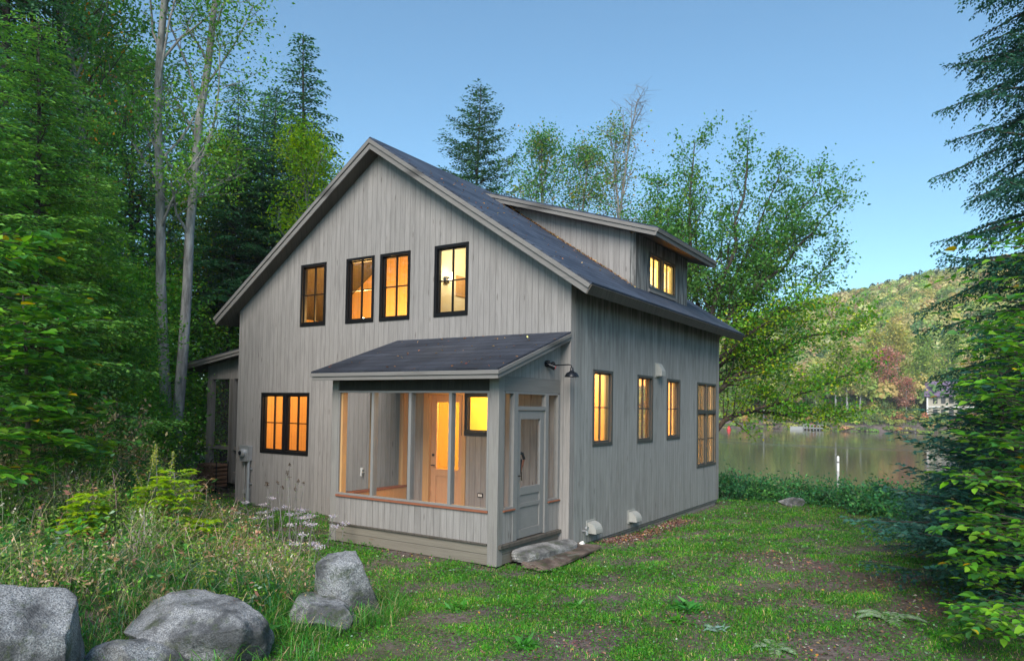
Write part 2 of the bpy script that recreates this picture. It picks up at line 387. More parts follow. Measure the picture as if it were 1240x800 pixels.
# floors and inner partitions
m = MB(); m.box(-W+.155, -.155, .155, L-.155, .1, .27); m.box(-W+.155, -.155, .155, L-.155, 2.86, 3.05)
m.each('floor', M['pine'], house)
m = MB(); m.box(-W+.155, -4.601, 1.75, 1.85, .275, 2.855); m.prism([(-W+.155,3.055),(-.2,3.055),(-.2,rz0(-.2)),(-W/2,rz0(-W/2)),(-W+.155,rz0(-W+.155))], 'y', 2.30, 2.40)
m.box(-4.6, -4.5, .155, 1.745, .275, 2.855)
m.each('partition', M['pine'], house)
m = MB(); m.box(-1.399, -.155, 1.75, 1.85, .275, 2.855); m.build('partition', M['pine'], house)
m = MB(); m.box(-4.499, -1.401, 1.75, 1.85, .275, 2.855); m.build('partition', plain('yellow_painted_wall', (.72,.56,.16), .7, var=.04), house)
m = MB(); m.box(-3.08, -3.0, .155, 2.295, 3.055, rz0(-3.0)-.06)
m.prism([(-2.99,3.055),(-.2,3.055),(-.2,rz0(-.2)-.01),(-2.99,rz0(-2.99)-.01)], 'y', 2.22, 2.29)
m.each('partition', M['cream'], house)
# roof
def slab_poly(x_e, z_e, x_t, z_t, t0, t1):
    """strip between normal offsets t0 and t1 below the line (x_e,z_e)-(x_t,z_t); ridge end cut plumb"""
    dx, dzz = x_t-x_e, z_t-z_e; l = math.hypot(dx, dzz); nx_, nz_ = (dzz/l*(1 if dx < 0 else -1), abs(dx)/l)
    if dx > 0: nx_ = -abs(dzz)/l
    else: nx_ = abs(dzz)/l
    v = 1/nz_
    return [(x_e-nx_*t0, z_e-nz_*t0), (x_t, z_t-t0*v), (x_t, z_t-t1*v), (x_e-nx_*t1, z_e-nz_*t1)]
def cut(poly_fn, xa, za, xb, zb, t0, t1): return slab_poly(xa, za, xb, zb, t0, t1)
m = MB(); n = MB()
for mb, t0, t1, ex in ((m, 0, .028, .02), (n, .03, TH, 0)):
    y0, y1 = -GO-ex, L+.378+ex
    mb.prism(slab_poly(-W-EO, HE, -W/2, HP, t0, t1), 'y', y0, y1)
    full = slab_poly(EO, HE, -W/2, HP, t0, t1)
    mb.prism(full, 'y', y0, DY0+.12); mb.prism(full, 'y', DY1-.12, y1)
    mb.prism(slab_poly(EO, HE, DX-.12, rz(DX-.12), t0, t1), 'y', DY0+.12, DY1-.12)
    mb.prism(slab_poly(XJ+.25, rz(XJ+.25), -W/2, HP, t0, t1), 'y', DY0+.12, DY1-.12)
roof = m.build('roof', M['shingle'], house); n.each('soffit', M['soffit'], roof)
m = MB()
for sgn in (0, 1):
    xe, f = (EO, 1) if sgn else (-W-EO, -1)
    for yb, yd in ((-GO, -1), (L+.378, 1)):
        for t0, t1, th in ((.03, .095, .045), (.1, TH+.012, .022)):
            m.prism(slab_poly(xe, HE, -W/2, HP, t0, t1), 'y', yb, yb+yd*th)
m.each('rake_board', M['trim_h'], roof, bevel=.003)
m = MB()
nx_, nz_ = SL/math.hypot(1, SL), 1/math.hypot(1, SL)
for xe, f in ((EO, 1), (-W-EO, -1)):
    a = (xe-f*nx_*.03, HE-nz_*.03); b = (xe-f*nx_*(TH+.01), HE-nz_*(TH+.01)); o_ = (f*nz_*.022, -nx_*.022)
    m.prism([a, b, (b[0]+o_[0], b[1]+o_[1]), (a[0]+o_[0], a[1]+o_[1])], 'y', -GO-.02, L+.398)
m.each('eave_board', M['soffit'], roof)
# dormer
m = MB()
for (ya, yb) in ((DY0, DY0+.12), (DY1-.12, DY1)):
    m.prism([(DX-.12, rz(DX)-.02), (DX-.12, dz(DX-.12)-.14), (XJ+.6, dz(XJ+.6)-.14), (XJ+.6, rz(XJ+.6)-.02)], 'y', ya, yb)
m.each('dormer_cheek', M['siding'], house)
m = MB(); WD = (3.431, 4.874, 4.376, 5.098)
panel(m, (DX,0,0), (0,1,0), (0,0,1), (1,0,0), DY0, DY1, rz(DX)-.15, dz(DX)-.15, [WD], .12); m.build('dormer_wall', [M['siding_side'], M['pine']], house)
m = MB(); m.prism(slab_poly(DXE, DZ, XJ-.02, rz(XJ)+.012, 0, .028), 'y', DYE0-.02, DYE1+.02); dr = m.build('dormer_roof', M['shingle'], house)
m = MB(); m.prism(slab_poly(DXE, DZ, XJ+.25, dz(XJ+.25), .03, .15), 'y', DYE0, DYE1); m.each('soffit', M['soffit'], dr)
m = MB()
for yb, yd in ((DYE0, -1), (DYE1, 1)):
    for t0, t1, th in ((.03, .09, .04), (.095, .165, .02)):
        m.prism(slab_poly(DXE, DZ, XJ-.02+(.35 if t0 > .05 else .12), dz(XJ-.02+(.35 if t0 > .05 else .12)), t0, t1), 'y', yb, yb+yd*th)
nx_, nz_ = DS/math.hypot(1, DS), 1/math.hypot(1, DS)
for t0, t1, th in ((.03, .09, .042), (.095, .165, .022)):
    a = (DXE-nx_*t0, DZ-nz_*t0); b = (DXE-nx_*t1, DZ-nz_*t1)
    m.prism([a, b, (b[0]+nz_*th, b[1]-nx_*th), (a[0]+nz_*th, a[1]-nx_*th)], 'y', DYE0-.04, DYE1+.04)
m.each('rake_board', M['trim_h'], dr, bevel=.003)
# windows
def window(plane, at, units, frame, back=False, proud=.015, fw=.048, muntin=.02, depth=.10, parent=house, handle=False):
    """units: list of (a0,a1,b0,b1,nv,nh) sashes side by side"""
    def bx(mb, a0, a1, b0, b1, d0, d1):
        s_ = {'f': lambda: mb.box(a0, a1, at-d0, at+d1, b0, b1), 's': lambda: mb.box(at+d0, at-d1, a0, a1, b0, b1), 'b': lambda: mb.box(a0, a1, at+d0, at-d1, b0, b1)}[plane]()
    A0 = min(u[0] for u in units); A1 = max(u[1] for u in units); B0 = min(u[2] for u in units); B1 = max(u[3] for u in units)
    fr = MB(); mu = MB(); gl = MB(); mus = []
    e = .001
    for (a0, a1, b0, b1, nv, nh) in units:
        l = fw if a0 == A0 else fw*.8; r = fw if a1 == A1 else fw*.8
        bo = fw*1.15 if b0 == B0 else fw*.7; tp = fw if b1 == B1 else fw*.7
        ea, eb, ec, ed = (e if a0 == A0 else 0), (e if a1 == A1 else 0), (e if b0 == B0 else 0), (e if b1 == B1 else 0)
        bx(fr, a0+ea, a0+l, b0+ec, b1-ed, proud, depth); bx(fr, a1-r, a1-eb, b0+ec, b1-ed, proud, depth)
        bx(fr, a0+l, a1-r, b0+ec, b0+bo, proud, depth); bx(fr, a0+l, a1-r, b1-tp, b1-ed, proud, depth)
        # sash, set back
        bx(fr, a0+l, a0+l+.022, b0+bo, b1-tp, -.03, depth-.01); bx(fr, a1-r-.022, a1-r, b0+bo, b1-tp, -.03, depth-.01)
        bx(fr, a0+l+.022, a1-r-.022, b0+bo, b0+bo+.026, -.03, depth-.01); bx(fr, a0+l+.022, a1-r-.022, b1-tp-.022, b1-tp, -.03, depth-.01)
        i0, i1, j0, j1 = a0+l+.022, a1-r-.022, b0+bo+.026, b1-tp-.022
        vx = []
        for k in range(1, nv+1):
            c = i0+(i1-i0)*k/(nv+1); bx(mu, c-muntin/2, c+muntin/2, j0, j1, -.036, .07)
        for k in range(1, nh+1):
            c = j0+(j1-j0)*k/(nh+1); bx(mu, i0, i1, c-muntin*.42, c+muntin*.42, -.039, .067)
        if mu.v: mus.append(mu); mu = MB()
        c = .055
        if plane == 'f': gl.add([(i0,at+c,j0),(i1,at+c,j0),(i1,at+c,j1),(i0,at+c,j1)], [(0,1,2,3)])
        if plane == 'b': gl.add([(i0,at-c,j0),(i0,at-c,j1),(i1,at-c,j1),(i1,at-c,j0)], [(0,1,2,3)])
        if plane == 's': gl.add([(at-c,i0,j0),(at-c,i1,j0),(at-c,i1,j1),(at-c,i0,j1)], [(0,1,2,3)])
    w_ = fr.build('window', frame, parent, bevel=.003)
    for q_ in mus: q_.build('muntin', frame, w_)
    gl.build('pane', M['glass'], w_)
    return w_
for q in WF[:4]: window('f', 0, [(*q, 1, 1)], M['black'], fw=.055, muntin=.024)
q = WF[4]; mid = (q[0]+q[1])/2
window('f', 0, [(q[0], mid, q[2], q[3], 1, 1), (mid, q[1], q[2], q[3], 1, 1)], M['black'], fw=.055, muntin=.024)
window('f', 0, [(*WF[5], 0, 0)], M['black'], fw=.06)
for q in WS[:3]: window('s', 0, [(*q, 1, 1)], M['dark_frame'])
q = WS[3]; mid = (q[0]+q[1])/2; tz = 2.02
window('s', 0, [(q[0], mid, q[2], tz, 1, 1), (mid, q[1], q[2], tz, 1, 1), (q[0], mid, tz, q[3], 1, 0), (mid, q[1], tz, q[3], 1, 0)], M['dark_frame'], muntin=.022)
q = WD; mid = (q[0]+q[1])/2
window('s', DX, [(q[0], mid, q[2], q[3], 1, 0), (mid, q[1], q[2], q[3], 1, 0)], M['dark_frame'], depth=.09)
for q in WB: window('b', L, [(*q, 1, 1)], M['dark_frame'])
m = MB(); m.box(DX, DX+.03, WD[0]-.03, WD[1]+.03, WD[2]-.055, WD[2]-.001); m.each('sill', M['trim_h'], house)

# ---- front porch, screened
PXL, PXR, PD = -3.277, -.164, 1.647
ZL, ZS, ZT = .274, .713, 2.287
T = .09
PE, PHE, PHT = -PD-.272, 2.575, 3.217
PS = (PHT-PHE)/(-PE)
def pz(y): return PHE+PS*(y-PE)
m = MB()   # floor and ceiling
m.box(PXL+.1, PXR-.1, -PD+.1, -.002, .19, .29); pf = m.build('porch_floor', M['pine_trim'], house)
m = MB(); m.box(PXL+.1, PXR-.1, -PD+.1, -.002, 2.40, 2.43); m.build('porch_ceiling', M['pine'], house)
# corner posts
def post(x0, x1, y0, y1, z0=.0, z1=2.42, mat='trim', par=house):
    p = MB(); p.box(x0, x1, y0, y1, z0, z1); return p.build('post', M[mat], par, bevel=.004)
post(PXR-.155, PXR, -PD, -PD+.13); post(PXL, PXL+.13, -PD, -PD+.13); 
# skirt boards
m = MB(); m.box(PXL+.131, PXR-.156, -PD+.012, -PD+.05, -.0, ZL-.012); m.box(PXR-.05, PXR-.012, -PD+.131, -.002, 0, ZL-.02); m.box(PXL+.012, PXL+.05, -PD+.131, -.002, 0, ZL-.02)
m.each('skirt', M['skirt'], house, bevel=.003)
# low walls
m = MB(); m.box(PXL+.131, PXR-.156, -PD+.006, -PD+T, ZL, ZS-.03, 0)
m.each('porch_wall', [M['siding']], house)
m = MB(); m.box(PXL+.012, PXL+T, -PD+.131, -.002, ZL, ZS-.03)
m.each('porch_wall', [M['siding']], house)
m = MB(); m.box(PXR-T, PXR-.008, -PD+.131, -1.235, ZL, ZS-.02); m.box(PXR-T, PXR-.008, -.345, -.002, ZL, ZS-.02)
m.each('porch_wall', [M['siding']], house)
m = MB(); m.box(PXL+T+.001, PXL+T+.012, -PD+.131, -.004, .29, ZS-.031); m.build('porch_lining', M['pine_trim'], house)
# ledge under low walls, sills
m = MB(); m.box(PXL+.0, PXR-.156, -PD-.02, -PD+.005, ZL-.012, ZL+.012); m.box(PXR-.10, PXR+.045, -PD+.03, -.002, ZL-.05, ZL-.003)
m.each('ledge', M['soffit'], house, bevel=.004)
m = MB(); m.box(PXL+.131, PXR-.15, -PD-.022, -PD+.12, ZS-.03, ZS-.002); m.box(PXL-.01, PXL+.12, -PD+.131, -.002, ZS-.03, ZS-.004)
m.box(PXR-.12, PXR+.02, -PD+.131, -1.237, ZS-.02, ZS); m.box(PXR-.12, PXR+.02, -.343, -.002, ZS-.02, ZS)
m.each('sill', M['redwood'], house, bevel=.003)
# grey inner rail above the sill and screen frames
m = MB()
m.box(PXL+.131, PXR-.156, -PD+.0, -PD+.035, ZS, ZS+.03); m.box(PXL+.131, PXR-.156, -PD+.0, -PD+.035, ZT-.03, ZT)
m.each('screen_rail', M['sash'], house, bevel=.002)
for x in (-2.42, -1.695, -.97):
    p = MB(); p.box(x-.025, x+.025, -PD+.001, -PD+.095, ZS+.03, ZT-.03); p.build('mullion', M['sash'], house, bevel=.002)
p = MB(); p.box(PXL+.133, PXL+.165, -PD+.003, -PD+.03, ZS+.03, ZT-.03); p.box(PXR-.187, PXR-.158, -PD+.003, -PD+.03, ZS+.03, ZT-.03); p.each('mullion', M['sash'], house)
# warm inner faces of the framing
p = MB(); p.box(PXL+.015, PXL+.10, -.84, -.75, ZS, ZT); p.build('mullion', M['pine_trim'], house)
p = MB(); p.box(PXL+.01, PXL+.10, -.11, -.002, ZS, ZT); p.build('mullion', M['pine_trim'], house)
p = MB(); p.box(PXL+.131, PXL+.20, -PD+.036, -PD+.13, ZS+.001, ZT); p.build('mullion', M['pine_trim'], house)
# headers
m = MB(); m.box(PXL+.131, PXR-.156, -PD+.02, -PD+.12, ZT+.001, 2.56); m.each('header', M['eave_shade_board'], house)
m = MB(); m.box(PXL, PXL+.13, -PD, -PD+.13, 2.421, 2.56); m.build('post_cap', M['trim'], house)
m = MB(); m.box(PXR-.10, PXR-.004, -PD+.131, -.002, ZT+.001, 2.49); m.box(PXL+.004, PXL+.10, -PD+.131, -.002, ZT+.001, 2.49); m.each('header', M['trim_h'], house, bevel=.003)
m = MB()
for xa, xb in ((PXR-.10, PXR-.012), (PXL+.012, PXL+.10)):
    m.prism([(-PD+.02, 2.492), (-.002, 2.492), (-.002, pz(0)-.12), (-PD+.02, pz(-PD)-.1)], 'x', xa, xb)
m.each('porch_gable', M['siding'], house)
m = MB(); m.box(PXR-.155, PXR-.001, -PD-.0, -PD+.13, 2.421, 2.56); m.build('post_cap', M['trim'], house)
# porch roof
x0, x1 = PXL-.148, PXR+.148
def yslab(t0, t1, ye=PE, yt=-.003, zo=0):
    nn = math.hypot(1, PS); ny_, nz2 = PS/nn, 1/nn
    # plane rises with +y ; outward normal (-PS,1)/nn
    return [(ye+ny_*t0, pz(ye)-nz2*t0+zo), (yt, pz(yt)-t0*nn+zo), (yt, pz(yt)-t1*nn+zo), (ye+ny_*t1, pz(ye)-nz2*t1+zo)]
m = MB(); m.prism(yslab(0, .024, PE-.02), 'x', x0-.02, x1+.02); pr = m.build('porch_roof', M['shingle_porch'], house)
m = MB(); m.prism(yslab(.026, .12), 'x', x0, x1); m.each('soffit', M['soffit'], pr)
m = MB()
for xb, f in ((x0, -1), (x1, 1)):
    for t0, t1, th in ((.026, .075, .035), (.079, .135, .016)):
        m.prism(yslab(t0, t1), 'x', xb, xb+f*th)
m.each('rake_board', M['trim_h'], pr, bevel=.003)
m = MB()
m.box(x0-.034, x1+.034, PE-.022, PE+.012, PHE-.082, PHE-.030); m.box(x0-.015, x1+.015, PE-.002, PE+.03, PHE-.14, PHE-.086)
m.each('fascia', M['trim_h'], pr, bevel=.003)
# side of the porch: frame, screen door
fr = MB()
for (ya, yb) in ((-1.517, -1.48), (-1.275, -1.17), (-.43, -.345), (-.06, -.003)):
    fr.box(PXR-.075, PXR-.0 if yb-ya > .05 else PXR-.012, ya, yb, (ZS if (ya < -1.4 or ya > -.1) else ZL), ZT-.012)
fr.box(PXR-.075, PXR-.002, -1.17, -.43, 2.035, 2.09); fr.box(PXR-.075, PXR-.004, -1.48, -1.275, ZS, ZS+.03); fr.box(PXR-.075, PXR-.004, -.345, -.06, ZS, ZS+.03)
fr.box(PXR-.075, PXR-.006, -1.48, -.06, ZT-.03, ZT)
fr.each('door_frame', M['sash'], house, bevel=.003)
d = MB(); dx0, dx1 = PXR-.062, PXR-.022; ya, yb = -1.165, -.435; zb = ZL+.01; zt = 2.03
d.box(dx0, dx1, ya, ya+.10, zb, zt); d.box(dx0, dx1, yb-.11, yb, zb, zt)
d.box(dx0, dx1, ya+.1, yb-.11, zt-.12, zt); d.box(dx0, dx1, ya+.1, yb-.11, .87, .98); d.box(dx0, dx1, ya+.1, yb-.11, .70, .76); d.box(dx0, dx1, ya+.1, yb-.11, zb, zb+.12)
d.box(dx0+.012, dx1-.014, ya+.1, yb-.11, zb+.12, .70); d.box(dx0+.012, dx1-.014, ya+.1, yb-.11, .76, .87)
door = d.build('screen_door', M['sash'], house, bevel=.004)
s_ = MB(); s_.add([(dx1-.02, ya+.1, .98), (dx1-.02, yb-.11, .98), (dx1-.02, yb-.11, zt-.12), (dx1-.02, ya+.1, zt-.12)], [(0,1,2,3)]); s_.each('screen', M['screen'], door)
hd = MB(); hd.tube([(dx1, ya+.05, 1.14), (dx1+.05, ya+.05, 1.14)], .008); hd.tube([(dx1+.05, ya+.05, 1.08), (dx1+.05, ya+.05, 1.2)], .008); hd.build('handle', M['brass'], door)
# screens
s_ = MB()
yb = -PD+.04
for a, b in ((PXL+.165, -2.445), (-2.395, -1.72), (-1.67, -.995), (-.945, PXR-.187)): s_.add([(a,yb,ZS+.03),(b,yb,ZS+.03),(b,yb,ZT-.03),(a,yb,ZT-.03)], [(0,1,2,3)])
xb = PXR-.04
for a, b, c, d_ in ((-1.48,-1.275,ZS+.03,ZT-.03), (-.345,-.06,ZS+.03,ZT-.03), (-1.17,-.43,2.09,ZT-.03)): s_.add([(xb,a,c),(xb,b,c),(xb,b,d_),(xb,a,d_)], [(0,1,2,3)])
xb = PXL+.05
for a, b in ((-PD+.131,-.84), (-.75,-.11)): s_.add([(xb,a,ZS),(xb,b,ZS),(xb,b,ZT),(xb,a,ZT)], [(0,1,2,3)])
s_.each('screen', M['screen'], house)
# inner house door with a glass panel
d = MB(); q = WF[6]; a0, a1, b0, b1 = q[0]+.04, q[1]-.04, q[2]+.01, q[3]-.04
d.box(a0, a0+.11, .04, .085, b0, b1); d.box(a1-.11, a1, .04, .085, b0, b1); d.box(a0+.11, a1-.11, .04, .085, b1-.12, b1)
d.box(a0+.11, a1-.11, .04, .085, .90, 1.02); d.box(a0+.11, a1-.11, .04, .085, b0, b0+.14); d.box(a0+.11, a1-.11, .052, .072, b0+.14, .90)
dd = d.build('door', M['door_wood'], house, bevel=.004)
gl = MB(); gl.add([(a0+.11,.06,1.02),(a1-.11,.06,1.02),(a1-.11,.06,b1-.12),(a0+.11,.06,b1-.12)], [(0,1,2,3)]); gl.build('pane', M['glass'], dd)
hd = MB(); hd.tube([(a0+.055, .04, 1.08), (a0+.055, -.02, 1.08), (a0+.14, -.025, 1.08)], .01); hd.tube([(a0+.055, .041, 1.25), (a0+.055, .02, 1.25)], .022); hd.build('handle', M['brass'], dd)
m = MB(); m.box(q[0], q[0]+.04, -.02, .149, q[2], q[3]-.001); m.box(q[1]-.04, q[1], -.02, .149, q[2], q[3]-.001); m.box(q[0]+.04, q[1]-.04, -.02, .149, q[3]-.04, q[3]-.001)
m.box(q[0]-.09, q[0]-.001, -.024, -.001, q[2], q[3]+.09); m.box(q[1]+.001, q[1]+.04-.002, -.024, -.001, q[2], 1.59); m.box(q[0]-.001, q[1]-.06, -.024, -.001, q[3]+.001, q[3]+.09)
m.each('door_casing', M['pine_trim'], house)
m = MB(); m.box(-1.66, -1.56, -.012, -.001, .62, .69, 0); m.box(-1.645, -1.615, -.016, -.012, .635, .675, 1); m.box(-1.605, -1.575, -.016, -.012, .635, .675, 1); m.build('outlet', [M['brass'], M['white']], house)

# ---- things fixed to the walls
b = MB(); b.tube([(PXR-.012, -.24, 2.70), (PXR+.012, -.24, 2.70)], .055, 20); lamp = b.build('wall_lamp', M['lampblack'], house, smooth=False)
b = MB(); b.tube([(PXR+.0, -.24, 2.70), (PXR+.27, -.24, 2.705), (PXR+.305, -.24, 2.695), (PXR+.315, -.24, 2.65)], .0095, 10); b.build('arm', M['lampblack'], lamp, smooth=True)
b = MB(); cx_, cy_ = PXR+.315, -.24
b.tube([(cx_, cy_, 2.66), (cx_, cy_, 2.615), (cx_, cy_, 2.60), (cx_, cy_, 2.585), (cx_, cy_, 2.555), (cx_, cy_, 2.53), (cx_, cy_, 2.525)], [.022, .026, .045, .075, .095, .105, .108], 24, cap=False)
b.build('lamp_shade', M['lampblack'], lamp, smooth=True)
b = MB(); b.tube([(PXR-.012, -.42, 2.715), (PXR+.03, -.42, 2.715)], .05, 18); b.tube([(PXR+.02, -.42, 2.70), (PXR+.10, -.36, 2.66)], [.03, .042], 14)
sn = b.build('motion_sensor', M['lampblack'], house)
b = MB(); b.tube([(PXR+.10, -.36, 2.66), (PXR+.108, -.354, 2.656)], .026, 14); b.build('sensor_lens', M['redmark'], sn)
def meter():
    b = MB(); b.box(-7.60, -7.36, -.11, -.003, .90, 1.20); b.box(-7.615, -7.345, -.125, -.11, .885, 1.215); mt = b.build('electric_meter', M['metal'], house, bevel=.006)
    b = MB(); b.tube([(-7.50, -.125, 1.06), (-7.50, -.15, 1.06), (-7.50, -.19, 1.06), (-7.50, -.2, 1.06)], [.085, .085, .075, .05], 24); b.build('meter_dial', M['metal'], mt, smooth=False)
    b = MB(); b.tube([(-7.50, -.201, 1.06), (-7.50, -.206, 1.06)], .045, 20); b.build('meter_glass', M['lampblack'], mt)
    b = MB(); b.tube([(-7.40, -.06, .90), (-7.40, -.06, .30)], .032, 14); b.tube([(-7.40, -.06, .34), (-7.40, -.06, -.45)], .042, 14); b.box(-7.46, -7.34, -.03, -.003, .42, .45); b.box(-7.46, -7.34, -.03, -.003, .72, .75); b.build('conduit', M['metal'], mt)
    b = MB(); b.tube([(-7.56, -.03, .93), (-7.56, -.03, -.4)], .008, 8); b.box(-7.585, -7.535, -.05, -.003, .22, .30); b.build('ground_wire', M['hood'], mt)
meter()
def hood(y, z, w=.24, h=.17, d=.15):
    b = MB(); prof = [(0, 0), (d, 0), (d, .03)]+[(d*math.cos(a), .03+(h-.03)*math.sin(a)) for a in np.linspace(.25, 1.57, 7)]+[(0, h)]
    prof = [(p[0]+.003, p[1]+z) for p in prof]
    V = []; n_ = len(prof)
    for yy in (y, y+w): V += [(p[0], yy, p[1]) for p in prof]
    b.add(V, [tuple(range(n_))[::-1], tuple(range(n_, 2*n_))]+[(i, i+n_, i+n_+1, i+1)[::-1] for i in range(1, n_-1)]+[(0, 1, n_+1, n_)])
    b.box(.001, .012, y-.03, y+w+.03, z-.03, z+h+.03)
    o = b.build('vent_hood', M['hood'], house)
    g = MB(); g.box(.02, d-.01, y+.02, y+w-.02, z-.012, z-.002); g.build('vent_opening', M['lampblack'], o)
hood(.60, .14); hood(2.17, .12)
b = MB(); b.prism([(.003, 2.92), (.05, 2.94), (.13, 2.80), (.13, 2.70), (.003, 2.70)], 'y', 3.36, 3.56); b.box(.001, .014, 3.33, 3.59, 2.67, 2.95); b.build('vent_hood', M['hood'], house, bevel=.004)
b = MB(); b.tube([(.0, .45, .20), (.09, .45, .20)], .014); b.tube([(.075, .45, .225), (.075, .45, .15)], [.016, .02]); b.tube([(.06, .45, .245), (.09, .45, .245)], .035, 8); b.build('hose_tap', M['metal'], house)
b = MB(); b.tube([(-4.2, 0, .86), (-4.2, -.07, .86)], .014); b.tube([(-4.2, -.06, .9), (-4.2, -.075, .80)], .018); b.tube([(-4.2, -.05, .92), (-4.2, -.07, .92)], .03, 8); b.build('hose_tap', M['white'], house)
# ring numbers on the porch post: two round bronze rings
# lit lamps inside: one visible sconce in the upper right room, ceiling fixtures elsewhere
def room_lamp(name, loc, energy, color, rad=.06, visible=True, par=house):
    l = bpy.data.lights.new(name, 'POINT'); l.energy = energy; l.color = color; l.shadow_soft_size = rad
    o = bpy.data.objects.new(name, l); col.objects.link(o); o.location = loc; o.parent = par
    return o
def ceiling_lamp(x, y, z, energy, color):
    b = MB(); b.tube([(x, y, z+.12), (x, y, z+.02)], [.09, .09], 16); f = b.build('ceiling_lamp', M['white'], house)
    b = MB(); b.tube([(x, y, z+.02), (x, y, z), (x, y, z-.03)], [.085, .08, .04], 16); b.build('bulb', M['bulb'], f, smooth=True)
    room_lamp('lamp_light', (x, y, z-.10), energy, color, .05, par=f)
AMB = (1, .60, .20)
def floor_lamp(x, y, z, energy, color):
    b = MB(); b.tube([(x, y, z), (x, y, z+.02)], [.11, .11], 16); b.tube([(x, y, z+.02), (x, y, z+.30)], .01); f = b.build('table_lamp', M['brass'], house)
    b = MB(); b.tube([(x, y, z+.30), (x, y, z+.34), (x, y, z+.38)], [.02, .035, .02], 12); b.build('bulb', M['bulb'], f, smooth=True)
    room_lamp('lamp_light', (x, y, z+.44), energy, color, .05, par=f)
ceiling_lamp(-6.2, 1.0, 2.70, 70, AMB)          # lower left room
floor_lamp(-5.3, 1.0, 3.45, 125, (1, .56, .17))
b = MB(); b.box(-5.6, -5.0, .75, 1.25, 3.41, 3.445); b.box(-5.55, -5.05, .8, 1.2, 3.055, 3.41); b.build('side_table', M['pine_trim'], house)         # upper left room
ceiling_lamp(-2.1, 1.0, 2.70, 125, (1, .70, .14))  # hall behind the porch door
ceiling_lamp(-.7, 1.2, 2.70, 30, (1, .62, .3))
ceiling_lamp(-2.6, 4.6, 2.70, 460, (1, .68, .34))    # living room
ceiling_lamp(-5.6, 5.0, 2.70, 260, (1, .68, .34))
ceiling_lamp(-1.9, 4.2, 5.35, 700, (1, .64, .16))   # behind the dormer
b = MB(); b.box(-3.0, -2.95, .70, .80, 4.30, 4.42); sc = b.build('wall_sconce', M['brass'], house)
b = MB(); b.tube([(-2.93,.75,4.36),(-2.88,.75,4.36),(-2.86,.75,4.39)], .01); b.tube([(-2.86,.75,4.39),(-2.86,.75,4.42),(-2.86,.75,4.47),(-2.86,.75,4.485)], [.012,.03,.03,.01], 12); b.build('bulb', M['bulb'], sc, smooth=True)
room_lamp('lamp_light', (-2.3, 1.0, 4.75), 22, (1, .78, .42), .05, par=sc)
b = MB(); b.box(-2.998, -2.98, 1.05, 1.45, 4.12, 4.5); b.build('picture_frame', M['pine_trim'], house)
b = MB(); b.tube([(-1.9,-.8,2.40),(-1.9,-.8,2.36),(-1.9,-.8,2.33)], [.09,.085,.04], 16); pl = b.build('ceiling_lamp', M['bulb'], house, smooth=True)
room_lamp('lamp_light', (-1.9, -.8, 2.28), 7.0, (1, .55, .2), .06, par=pl)

# ---- screened side porch at the left
LX0, LX1, LY = -12.26, -W, 2.2
LY1 = 6.2
def lz(x): return 3.07+.145*(x+13.21)
m = MB()
for a, b_ in ((LX0, LX0+.17), (-11.31, -11.13), (-10.2, -10.05), (-9.1, -8.95), (-8.1, -7.92)): m.box(a, b_, LY, LY+.14, .0, 2.70)
for yy in (3.5, 4.8, 6.06): m.box(LX0, LX0+.14, yy, yy+.14, 0, 2.7)
m.each('side_porch_post', M['trim'], house, bevel=.004)
m = MB(); m.box(LX0+.171, -8.1, LY+.02, LY+.12, .85, .93); m.box(LX0, LX0+.1, LY+.15, LY1, .85, .93); m.each('side_porch_rail', M['trim_h'], house)
m = MB(); m.box(LX0+.171, -8.1, LY+.03, LY+.10, -.02, .28); m.box(LX0+.02, LX0+.09, LY+.15, LY1, -.02, .28); m.each('side_porch_wall', M['trim_h'], house)
m = MB(); m.prism([(LX0, 2.702), (-W-.002, 2.702), (-W-.002, lz(-W)-.15), (LX0, lz(LX0)-.15)], 'y', LY+.01, LY+.13); m.box(LX0+.01, LX0+.13, LY+.131, LY1, 2.70, 2.99); m.each('side_porch_gable', M['siding'], house)
m = MB(); m.box(LX0, -W-.002, LY+.13, LY1, .0, .1); m.build('side_porch_floor', M['soffit'], house)
m = MB()
m.prism([(-13.21, 3.07), (-8.05, lz(-8.05)), (-8.05, lz(-8.05)-.03), (-13.2, 3.04)], 'y', LY-.32, LY1+.4); lr = m.build('side_porch_roof', M['shingle_porch'], house)
m = MB(); m.prism([(-13.18, 3.038), (-8.05, lz(-8.05)-.032), (-8.05, lz(-8.05)-.15), (-13.14, 2.92)], 'y', LY-.30, LY1+.38); m.each('soffit', M['soffit'], lr)
m = MB(); m.prism([(-13.21, 3.035), (-8.05, lz(-8.05)-.035), (-8.05, lz(-8.05)-.10), (-13.19, 2.972)], 'y', LY-.34, LY-.301); m.prism([(-13.19, 2.967), (-8.05, lz(-8.05)-.105), (-8.05, lz(-8.05)-.17), (-13.16, 2.90)], 'y', LY-.32, LY-.301); m.each('rake_board', M['trim_h'], lr)
s_ = MB(); s_.add([(LX0+.17,LY+.07,.28),(-8.1,LY+.07,.28),(-8.1,LY+.07,2.70),(LX0+.17,LY+.07,2.70)], [(0,1,2,3)]); s_.add([(LX0+.05,LY+.15,.28),(LX0+.05,LY1,.28),(LX0+.05,LY1,2.7),(LX0+.05,LY+.15,2.7)], [(0,1,2,3)]); s_.each('screen', M['screen'], house)
m = MB()
for x in (-12.1, -10.1): m.box(x-.12, x+.12, LY+.05, LY+.3, -.7, -.02)
m.each('pier', M['foundation'], house)

